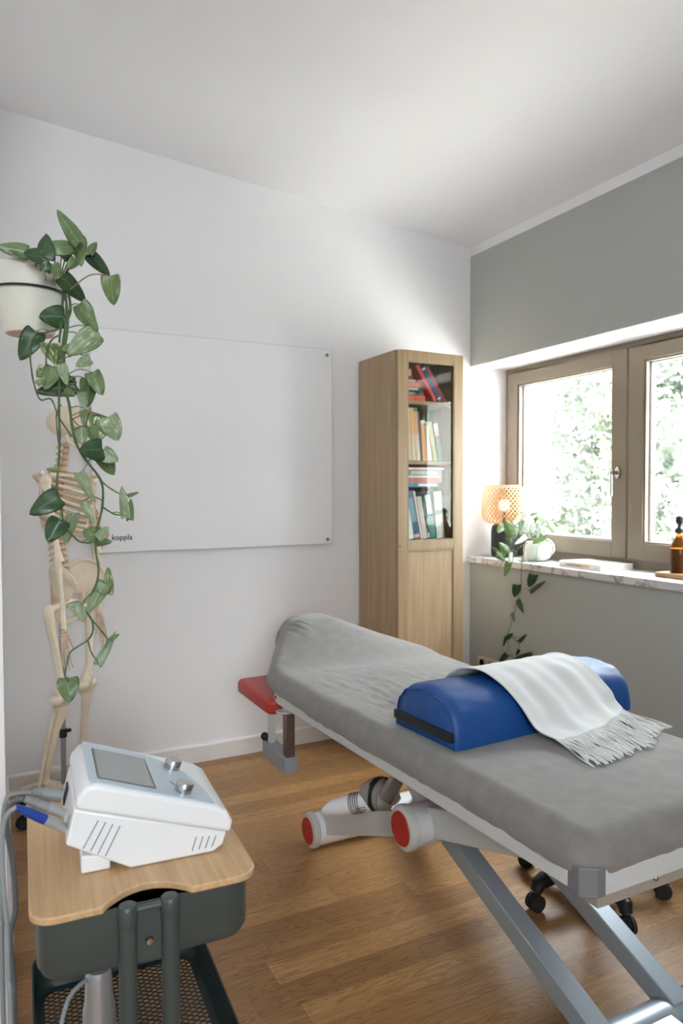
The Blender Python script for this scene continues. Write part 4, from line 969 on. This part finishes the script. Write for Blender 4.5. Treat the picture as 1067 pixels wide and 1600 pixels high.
# pelvis
for s_ in (-1, 1):
    crest = [Vector((s_*.035, .070, .975)), Vector((s_*.060, .060, 1.010)), Vector((s_*.100, .030, 1.040)), Vector((s_*.130, -.020, 1.036)), Vector((s_*.132, -.062, 1.000)), Vector((s_*.122, -.072, .975))]
    low = [Vector((s_*.042, .055, .925)), Vector((s_*.058, .040, .915)), Vector((s_*.078, .015, .905)), Vector((s_*.095, -.010, .902)), Vector((s_*.103, -.030, .908)), Vector((s_*.108, -.045, .925))]
    C1 = smoothpath(crest, 3); L1 = smoothpath(low, 3); rows_ = []
    for i in range(7):
        v = i/6; rows_.append([Vector((p.x, p.y, zz_(p.z))).lerp(Vector((q.x, q.y, zz_(q.z))), v) + Vector((s_*-.014*math.sin(math.pi*v), 0, 0)) for p, q in zip(C1, L1)])
    b = MB(); b.grid(rows_); o = b.build('hip_bone', M_bone, ske, local=True, ang=80); sm = o.modifiers.new('t', 'SOLIDIFY'); sm.thickness = .009
    MB().tube([Vector((p.x, p.y, zz_(p.z))) for p in C1], .0065, 8).build('iliac_crest', M_bone, o, local=True)
    MB().tube(smoothpath([P(s_*.092, -.012, .905), P(s_*.055, -.060, .890), P(s_*.012, -.072, .868), P(s_*.030, -.045, .845), P(s_*.060, .005, .822), P(s_*.075, .022, .850), P(s_*.088, .005, .890)], 4), [.017]*4 + [.009]*6 + [.008]*5 + [.012]*5 + [.014]*5, 10).build('ischium', M_bone, o, local=True)
    # legs
    lx = -.028 if s_ < 0 else .0
    hip = P(s_*.092, -.008, .898)
    tr_ = P(s_*.150 + lx*.9, .010, .905); kn = P(s_*.092 + lx, -.005, .552); kn2 = kn + Vector((0, 0, -.022)); an = P(s_*.092 + lx*1.6, .055 if s_ < 0 else .02, .245)
    f = bone('femur', [tr_, P(s_*.152 + lx*.9, .008, .875), P(s_*.132 + lx*.9, -.002, .76), P(s_*.108 + lx, -.012, .63), kn + Vector((0, 0, .03)), kn], [.014, .019, .0145, .0145, .020, .026])
    MB().tube([tr_ + Vector((0, 0, -.02)), hip], [.014, .012], 12).build('femur_neck', M_bone, f, local=True); MB().ball(hip, .023).build('femur_head', M_bone, f, local=True)
    b = MB(); b.ball(kn + Vector((.018, .008, -.002)), (.019, .028, .020)); b.ball(kn + Vector((-.018, .008, -.002)), (.019, .028, .020)); b.build('condyles', M_bone, f, local=True)
    MB().ball(kn + Vector((0, -.034, .006)), (.018, .009, .020)).build('patella', M_bone, ske, local=True)
    bone('tibia', [kn2 + Vector((0, 0, -.004)), kn2 + Vector((0, 0, -.035)), kn2.lerp(an, .4), kn2.lerp(an, .85), an], [.032, .021, .0135, .0115, .019])
    bone('fibula', [kn2 + Vector((s_*.030, .014, -.025)), kn2.lerp(an, .5) + Vector((s_*.024, .012, 0)), an + Vector((s_*.022, .010, -.014))], [.009, .0055, .0085])
    fb = MB(); fb.tube(smoothpath([an + Vector((0, .055, -.045)), an + Vector((0, .022, -.030)), an + Vector((0, -.02, -.018)), an + Vector((0, -.055, -.034))], 3), [.016, .019, .020, .021, .022, .022, .022, .02, .018, .016], 12)
    for q in range(5):
        a = an + Vector((s_*(-.022 + .011*q), -.055, -.036)); c = a + Vector((s_*(-.010 + .006*q), -.060 + .004*q, -.022)); e_ = c + Vector((s_*(-.002 + .002*q), -.038 + .004*q, -.004))
        fb.tube([a, a.lerp(c, .15), a.lerp(c, .5), c], [.006, .0065, .0042, .0062], 8); fb.tube([c, c.lerp(e_, .5), e_], [.0052, .0036, .005], 8)
    fb.build('foot', M_bonet, ske, local=True)
b = MB(); b.prism([(-.040, .985), (-.046, .965), (-.022, .890), (-.008, .850), (.008, .850), (.022, .890), (.046, .965), (.040, .985)], .045, .070, lambda p: P(p.x, p.z + .25*(.985 - p.y)*.6, p.y)); b.build('sacrum', M_bonet, ske, local=True, bevel=.006, seg=3)
# stand
SBc = Vector((.308, 3.145, 0)); stn = thing('skeleton_stand', 'white five-legged rolling stand with grey pole holding the skeleton', 'stand', SBc)
hk = wmat(ske) @ P(0, .075, .93)
b = MB(); b.tube([SBc + Vector((0, 0, .05)), SBc + Vector((0, 0, .90))], .0105, 14); b.build('pole', mat('grey_pole', (168, 172, 176), .35, metal=.6), stn)
b = MB(); b.tube([SBc + Vector((0, 0, .90)), hk], .008, 12); b.build('hook_arm', M_chrome, stn)
b = MB(); b.cyl(SBc + Vector((0, 0, .30)), SBc + Vector((0, 0, .335)), .015); b.tube([SBc + Vector((0, 0, .318)), SBc + Vector((.028, -.012, .330))], [.005, .008], 10); b.build('height_clamp', M_black, stn)
for k in range(5):
    a = R(144 + 72*k); d = Vector((math.cos(a), math.sin(a), 0)); r_ = .185 if k == 0 else .20
    b = MB(); b.tube(smoothpath([SBc + Vector((0,0,.085)), SBc + d*.07 + Vector((0,0,.098)), SBc + d*.15 + Vector((0,0,.080)), SBc + d*r_ + Vector((0,0,.062))], 3), [.020, .019, .018, .017, .016, .015, .014, .014, .015, .016], 12); lg = b.build('leg', mat('cream_white_plastic', (226, 222, 212), .45), stn)
    w = SBc + d*r_; ax = Vector((-d.y, d.x, 0)); b = MB(); b.cyl(w + Vector((0,0,.055)), w + Vector((0,0,.030)), .006)
    for q in (-1, 1): b.cyl(w + ax*q*.004 + Vector((0,0,.024)), w + ax*q*.016 + Vector((0,0,.024)), .0238)
    b.build('castor', M_rubber, lg, bevel=.002)

# ------------------------------------------------------------------ pothos plants
def mat_pothos(name, dark, light, cream, amount):
    M = bpy.data.materials.new(name); M.use_nodes = True; nt = M.node_tree; N = nt.nodes; L = nt.links; B = N['Principled BSDF']
    tc = N.new('ShaderNodeTexCoord'); n1 = N.new('ShaderNodeTexNoise'); n1.inputs['Scale'].default_value = 26; n1.inputs['Detail'].default_value = 3; L.new(tc.outputs['Object'], n1.inputs['Vector'])
    c1 = N.new('ShaderNodeValToRGB'); c1.color_ramp.elements[0].position = .35; c1.color_ramp.elements[1].position = .65; c1.color_ramp.elements[0].color = (*lin(dark), 1); c1.color_ramp.elements[1].color = (*lin(light), 1); L.new(n1.outputs[0], c1.inputs[0])
    uv = N.new('ShaderNodeUVMap'); mp = N.new('ShaderNodeMapping'); mp.inputs['Scale'].default_value = (3.0, 11, 1); L.new(uv.outputs[0], mp.inputs[0])
    oi = N.new('ShaderNodeObjectInfo'); mu = N.new('ShaderNodeMath'); mu.operation = 'MULTIPLY'; mu.inputs[1].default_value = 40; L.new(oi.outputs['Random'], mu.inputs[0])
    n2 = N.new('ShaderNodeTexNoise'); n2.noise_dimensions = '4D'; n2.inputs['Scale'].default_value = 1.3; n2.inputs['Detail'].default_value = 4; L.new(mp.outputs[0], n2.inputs['Vector']); L.new(mu.outputs[0], n2.inputs['W'])
    c2 = N.new('ShaderNodeValToRGB'); c2.color_ramp.elements[0].position = amount; c2.color_ramp.elements[1].position = amount + .05; c2.color_ramp.elements[0].color = (0,0,0,1); c2.color_ramp.elements[1].color = (1,1,1,1); L.new(n2.outputs[0], c2.inputs[0])
    mx = N.new('ShaderNodeMix'); mx.data_type = 'RGBA'; L.new(c2.outputs[0], mx.inputs[0]); L.new(c1.outputs[0], mx.inputs[6]); mx.inputs[7].default_value = (*lin(cream), 1)
    sv = N.new('ShaderNodeSeparateXYZ'); L.new(uv.outputs[0], sv.inputs[0])
    def m_(op, a, b):
        q = N.new('ShaderNodeMath'); q.operation = op
        for i_, x_ in enumerate((a, b)):
            if isinstance(x_, (int, float)): q.inputs[i_].default_value = x_
            else: L.new(x_, q.inputs[i_])
        return q.outputs[0]
    av_ = m_('ABSOLUTE', m_('SUBTRACT', sv.outputs[1], .5), 0)
    rib = m_('MULTIPLY', m_('LESS_THAN', av_, .022), .55)
    side = m_('MULTIPLY', m_('GREATER_THAN', m_('SINE', m_('MULTIPLY', m_('SUBTRACT', sv.outputs[0], m_('MULTIPLY', av_, .55)), 62), 0), .93), .22)
    mr_ = N.new('ShaderNodeMix'); mr_.data_type = 'RGBA'; L.new(m_('MAXIMUM', rib, side), mr_.inputs[0]); L.new(mx.outputs[2], mr_.inputs[6]); mr_.inputs[7].default_value = (*lin(tuple((a_ + b_) / 2 for a_, b_ in zip(light, cream))), 1); mx = mr_
    L.new(mx.outputs[2], B.inputs['Base Color']); B.inputs['Roughness'].default_value = .38
    t = N.new('ShaderNodeBsdfTranslucent'); L.new(mx.outputs[2], t.inputs[0]); ms = N.new('ShaderNodeMixShader'); ms.inputs[0].default_value = .22
    L.new(B.outputs[0], ms.inputs[1]); L.new(t.outputs[0], ms.inputs[2]); L.new(ms.outputs[0], N['Material Output'].inputs[0]); return M
ML_dark = mat_pothos('pothos_leaf_dark', (44, 70, 46), (62, 90, 58), (140, 162, 116), .66)
ML_mid = mat_pothos('pothos_leaf_mid', (88, 112, 72), (116, 138, 92), (170, 186, 138), .62)
ML_pale = mat_pothos('pothos_leaf_pale', (124, 144, 112), (150, 168, 132), (202, 210, 178), .58)
ML_var = mat_pothos('pothos_leaf_marbled', (86, 114, 66), (120, 144, 86), (214, 218, 178), .54)
ML_white = mat_pothos('pothos_leaf_white', (130, 160, 128), (170, 190, 164), (232, 236, 226), .46)
M_stem = mat('green_stem', (70, 92, 54), .5, noise=(60, .2)); M_pet = mat('petiole_green', (112, 130, 84), .5); M_petb = mat('petiole_brown', (120, 96, 72), .5)
rl = random.Random(21)
VIEW = lambda p: (Vector((0, 0, CAM_H)) - p).normalized()
def leaf(base, tip, wid, m, parent, roll=None, curl=None, fold=None):
    """heart-shaped leaf blade from its base (stalk end) to its tip, real size"""
    Lv = tip - base; L = Lv.length; x = Lv.normalized(); vw = VIEW((base + tip)/2)
    nrm_ = (vw - x * vw.dot(x)).normalized(); roll = rl.uniform(-.5, .5) if roll is None else roll
    q = Quaternion(x, roll); nrm_ = q @ nrm_; y = nrm_.cross(x)
    fold = rl.uniform(.15, .45) if fold is None else fold; curl = rl.uniform(.08, .28) if curl is None else curl
    W_ = wid / 2 / max(.55, math.cos(roll)) ; NU, NVv = 14, 10; rows_ = []; uvs = []
    for i in range(NU + 1):
        u = i / NU; prof_ = (math.sin(math.pi * min(1, u ** .62 * .5 + .5*u ** .62)) if u < 1 else 0)
        w = W_ * max(0.0, (math.sin(math.pi * u ** .58)) ** .68) * 1.0 if 0 < u < 1 else 0
        row = []
        for j in range(NVv + 1):
            v = -1 + 2 * j / NVv; av = abs(v)
            ux = u - .24 * av * av * (1 - u) ** 2 * min(1, u * 9)
            h = -fold * av * w * .9 + .10 * W_ * math.sin(u * 9 + v * 2) * av - curl * L * (u ** 2) * .6 + curl * L * .15
            row.append(base + x * (ux * L) + y * (v * w) + nrm_ * h)
            uvs.append((u, v * .5 + .5))
        rows_.append(row)
    b = MB(); nc = NVv + 1; vs = [p for r in rows_ for p in r]; b.v = vs; b.f = [(i*nc + k, i*nc + k + 1, (i+1)*nc + k + 1, (i+1)*nc + k) for i in range(NU) for k in range(NVv)]
    me = bpy.data.meshes.new('leaf'); c = (base + tip) / 2; inv = wmat(parent).inverted(); me.from_pydata([tuple(inv @ p) for p in vs], [], b.f)
    ul = me.uv_layers.new(name='UVMap')
    for lp_ in me.loops: ul.data[lp_.index].uv = uvs[lp_.vertex_index]
    me.materials.append(m); me.polygons.foreach_set('use_smooth', [True]*len(me.polygons))
    o = bpy.data.objects.new('leaf', me); COL.objects.link(o); o.parent = parent
    sm_ = o.modifiers.new('thickness', 'SOLIDIFY'); sm_.thickness = .0007; return o
def plant(root, leaves, vines, depth, jitter, mats_, vr, ax=1, extra_pts=None):
    VP = []
    for pts, r0, r1 in vines:
        W3 = []
        for i, q in enumerate(pts):
            dd = depth + jitter * .5 * mnoise.noise(Vector((q[0]*.03, q[1]*.02, len(pts))))
            if len(q) > 2: dd = q[2]
            W3.append(at(q[0], q[1], ax, dd))
        sp_ = smoothpath(W3, 5); n_ = len(sp_); VP += sp_
        MB().tube(sp_, [lerp(r0, r1, i/(n_-1)) * (1 + .12*math.sin(i*1.3)) for i in range(n_)], 8).build('vine', M_stem, root)
    for L_ in leaves:
        bx, by, tx, ty, w, mk = L_[:6]; dd = depth + rl.uniform(-jitter, jitter); dt = rl.uniform(-jitter, jitter) * .5
        kw = L_[6] if len(L_) > 6 else {}; dd = kw.get('d', dd)
        B0 = at(bx, by, ax, dd); T0 = at(tx, ty, ax, dd + dt)
        px = (B0 - Vector((0, 0, CAM_H))).length * (RM.transposed() @ (B0 - Vector((0, 0, CAM_H)))).normalized().z / FPX
        leaf(B0, T0, w * px, mats_[mk], root, kw.get('roll'), kw.get('curl'), kw.get('fold'))
        if kw.get('nostalk'): continue
        cand = [p for p in VP if 0.0 < (p - B0).length] 
        tgt = kw.get('to')
        A0 = at(tgt[0], tgt[1], ax, tgt[2] if len(tgt) > 2 else depth) if tgt else min(cand, key=lambda p: (p - B0).length + (0.04 if p.z < B0.z - .02 else 0) + max(0, .025 - (p - B0).length)*2)
        mid_ = A0.lerp(B0, .5) + Vector((0, 0, (.18 if A0.z < B0.z + .01 else -.10) * (A0 - B0).length))
        MB().tube(smoothpath([A0, mid_, B0, B0.lerp(T0, .06)], 5), [lerp(vr, vr*.62, i/15) for i in range(16)], 6).build('leaf_stalk', M_petb if rl.random() < .25 else M_pet, root)

# hanging pot in its black wall ring
PC = Vector((.098, 1.508, 1.612)); PR = .0665
pot = thing('hanging_pothos', 'trailing pothos in a cream pot hanging at the upper left', 'potted plant', PC)
po = MB().lathe([(.036, 0), (.043, -.001), (.0455, .003), (.0535, .040), (.0620, .085), (.0655, .121), (.0665, .123), (.0645, .124), (.0625, .119), (.0600, .08), (.02, .075)], PC, 56).build('pot', mat('cream_ceramic', (206, 204, 192), .55, noise=(8, .03)), pot)
MB().lathe([(.034, -.0015), (.041, -.002), (.0425, .001)], PC, 40).build('pot_foot', mat('terracotta_pink', (206, 176, 160), .8), pot)
MB().lathe([(.002, .114), (.0615, .112), (.0615, .108), (.002, .108)], PC, 30).build('soil', mat('dark_soil', (60, 48, 40), .95, bump=(120, 1, .006)), pot)
rg = thing('wall_ring_holder', 'thin black metal ring holding the cream pot, fixed to the wall', 'plant holder', PC + Vector((0, 0, .076)))
MB().tube([PC + Vector((.0668*math.cos(R(a)), .0668*math.sin(R(a)), .077)) for a in range(0, 361, 8)], .0022, 8).build('ring', M_black, rg)
MB().tube([PC + Vector((-.064, .02, .077)), (-.01, 1.588, PC.z + .077), (-.01, 1.600, PC.z + .077)], .0024, 8).build('wall_arm', M_black, rg)
D = {'d': ML_dark, 'm': ML_mid, 'p': ML_pale, 'v': ML_var, 'w': ML_white}
LV = [(124,380,89,327,24,'m',{'to':(99,444,1.47)}), (43,394,-6,384,24,'m',{'to':(55,434,1.47),'roll':.2}), (69,404,71,364,28,'d',{'to':(66,434,1.47)}), (66,402,35,397,24,'d',{'to':(52,434,1.47),'roll':-.3}),
 (70,424,74,404,16,'d',{'to':(72,434,1.47)}), (84,428,90,408,15,'m',{'to':(82,436,1.47)}), (86,388,124,384,24,'m',{'to':(86,436,1.47)}), (122,372,124,414,22,'m',{'to':(92,440,1.47)}), (139,396,150,376,14,'m',{'to':(94,444,1.47)}),
 (140,398,172,431,22,'d',{'to':(94,444,1.47),'curl':.1}), (172,431,178,477,30,'m',{'to':(110,452),'curl':.05}), (97,433,135,473,27,'d',{'curl':.35,'to':(94,444,1.47)}), (101,495,62,494,36,'d'), (124,476,150,520,28,'m'),
 (150,520,108,552,36,'p',{'roll':.1}), (56,518,31,562,34,'d',{'roll':.1,'fold':.1}), (76,537,84,570,30,'v'), (84,573,70,608,28,'m'), (118,600,56,612,30,'d',{'roll':.25}),
 (144,582,161,617,26,'m'), (138,594,137,637,26,'m'), (128,613,133,638,15,'p'), (158,650,146,692,40,'v',{'roll':.1,'fold':.2}), (168,652,186,688,34,'p',{'fold':.2}), (134,640,140,674,20,'p'), (126,667,129,692,22,'p'),
 (160,702,125,704,36,'d',{'roll':.1}), (160,711,180,742,26,'m'), (160,706,184,720,26,'p'), (124,739,146,787,18,'p',{'curl':.3}), (91,735,72,733,8,'m'), (91,776,46,804,35,'d',{'roll':.1,'fold':.15}), (94,812,74,846,34,'d',{'roll':.15}),
 (115,802,103,853,20,'p'), (130,783,147,819,13,'p'), (154,836,128,830,27,'m',{'roll':.2}), (152,840,168,824,16,'p'), (148,846,174,847,15,'m'), (196,808,189,760,15,'p'), (200,775,217,769,6,'m'), (203,812,203,778,12,'m'),
 (168,928,170,886,18,'v'), (164,912,138,957,24,'p',{'curl':.1}), (124,946,103,944,17,'p'), (124,946,131,972,16,'p'), (153,1038,181,986,15,'p',{'curl':.2}), (172,1000,186,991,7,'m'), (106,1060,108,1098,33,'m',{'fold':.1,'roll':.1,'curl':.05}),
 (96,402,112,384,22,'m',{'to':(94,444,1.47)}), (108,398,98,378,18,'d',{'to':(94,444,1.47)}), (118,406,106,420,16,'m',{'to':(94,444,1.47)}), (112,590,96,606,22,'m'), (70,575,58,590,18,'v'), (104,552,118,536,18,'m'), (132,530,142,545,20,'m'), (100,612,118,620,16,'m'), (140,668,152,690,20,'m'), (140,560,118,572,18,'p'), (112,548,128,530,14,'p'), (58,600,70,590,10,'p'), (96,570,104,600,16,'p')]
VN = [([(97,438,1.47),(104,478,1.42),(101,520,1.41),(95,560,1.40),(93,600,1.40),(92,640),(93,680),(92,720),(89,760),(95,790),(99,815),(108,830),(124,846),(142,848)], .0026, .0016),
      ([(103,442,1.46),(110,480,1.42),(103,510,1.41),(97,560,1.39),(100,600,1.40),(108,632),(112,662),(118,690),(132,716),(158,752),(160,790),(152,826),(149,855),(154,890),(148,920),(130,944),(143,968),(145,985),(137,1000),(111,1018),(104,1040),(102,1055),(107,1066)], .0028, .0015),
      ([(100,440,1.47),(96,500,1.42),(92,540),(90,575),(94,600)], .0024, .002), ([(99,440,1.47),(106,500,1.40),(100,560,1.39),(104,590,1.38)], .0024, .002),
      ([(92,524,1.43),(80,532),(73,550),(74,572),(92,590)], .0018, .0014), ([(90,515,1.44),(70,520),(56,522),(47,545),(50,585),(56,610),(64,625),(80,624),(92,652),(112,682)], .0017, .0013), ([(92,695),(88,650),(96,632)], .0014, .0012),
      ([(158,752),(172,763),(188,772)], .0016, .0012), ([(160,792),(178,803),(194,805)], .0016, .0012), ([(137,1000),(143,1020),(152,1032)], .0014, .0011), ([(143,968),(158,985),(168,1000),(164,1012)], .0014, .0011)]
plant(pot, LV, VN, 1.40, .035, D, .0013)

# pothos in a white bowl on the sill
PB = Vector((2.705, 2.985, .9305))
pt2 = thing('potted_pothos', 'pothos in a round white bowl trailing over the window sill', 'potted plant', PB)
MB().lathe([(.030, 0), (.045, .001), (.066, .018), (.077, .050), (.072, .085), (.060, .102), (.056, .100), (.050, .090), (.01, .088)], PB, 44).build('bowl', mat('pale_green_ceramic', (222, 228, 222), .35), pt2)
MB().lathe([(.002, .096), (.056, .095), (.056, .09), (.002, .09)], PB, 26).build('soil', mat('dark_soil', (60, 48, 40), .95), pt2)
b = MB(); b.tube(smoothpath([PB + Vector(v) for v in ((.02, -.03, .125), (.03, -.075, .10), (.03, -.088, .06), (.02, -.075, .035))], 5), [.007 + .0015*math.sin(i*2.2) for i in range(16)], 8); b.build('rope_knot', mat('natural_rope', (206, 194, 176), .9, bump=(200, .8, .003)), pt2)
LS = [(801,838,788,811,17,'m'), (787,820,778,832,13,'m'), (794,839,800,849,9,'m'), (804,821,816,809,11,'m'), (794,863,780,848,13,'m'), (788,872,768,855,8,'m'), (776,866,791,877,9,'d'), (795,879,788,902,11,'m'), (798,863,796,881,6,'w'),
      (814,799,827,806,6,'w'), (828,804,844,800,6,'p'), (836,808,857,822,13,'m'), (852,812,871,829,10,'p'), (846,816,838,834,16,'w'), (834,816,826,842,17,'w'), (820,812,812,836,14,'w'), (850,837,832,849,12,'m'), (846,846,860,862,15,'w'), (838,872,850,862,10,'p'), (817,868,820,884,6,'p'), (830,822,846,838,12,'v'), (822,838,806,850,9,'w')]
VS = [([(836,846),(826,832),(812,836),(802,848),(792,862),(788,872)], .0024, .0018), ([(838,845),(832,826),(824,812),(818,806)], .0022, .0016), ([(840,845),(846,828),(850,814)], .0022, .0016), ([(834,846),(820,850),(806,862),(800,878)], .0022, .0016)]
D2 = {'d': ML_mid, 'm': mat_pothos('pothos_leaf_backlit', (104, 134, 80), (136, 160, 104), (186, 204, 152), .6), 'p': ML_pale, 'v': ML_white, 'w': ML_white}
LS += [(842,832,828,820,14,'w'), (826,826,812,826,13,'w'), (842,826,852,838,14,'v'), (836,840,846,852,13,'w'), (816,830,806,822,10,'v'), (856,818,868,832,12,'p'), (830,812,822,822,11,'w')]
plant(pt2, LS, VS, 2.90, .07, D2, .0017)
LS2 = [(834,898,827,919,15,'d',{'to':(815,892)}), (829,925,850,908,7,'d',{'to':(815,922)}), (808,914,805,934,14,'d'), (809,938,817,958,8,'d'), (800,958,804,972,5,'m'), (791,998,801,990,7,'d'), (791,995,785,1011,5,'d'), (811,1003,822,992,6,'d'), (792,1022,779,1038,9,'d',{'to':(795,1000)}), (808,1035,831,1021,15,'d',{'to':(800,1020)}), (811,1015,806,1025,5,'d')]
VS2 = [([(822,862,2.60),(816,874,2.53),(815,884),(814,900),(814,922),(808,938),(804,955),(800,972),(794,990),(794,1008),(798,1022),(804,1034)], .0019, .0012), ([(794,990),(803,998),(811,1008)], .0013, .001), ([(794,990),(803,994),(812,998)], .0013, .001)]
plant(pt2, LS2, VS2, 2.535, .008, D, .0013, ax=0)
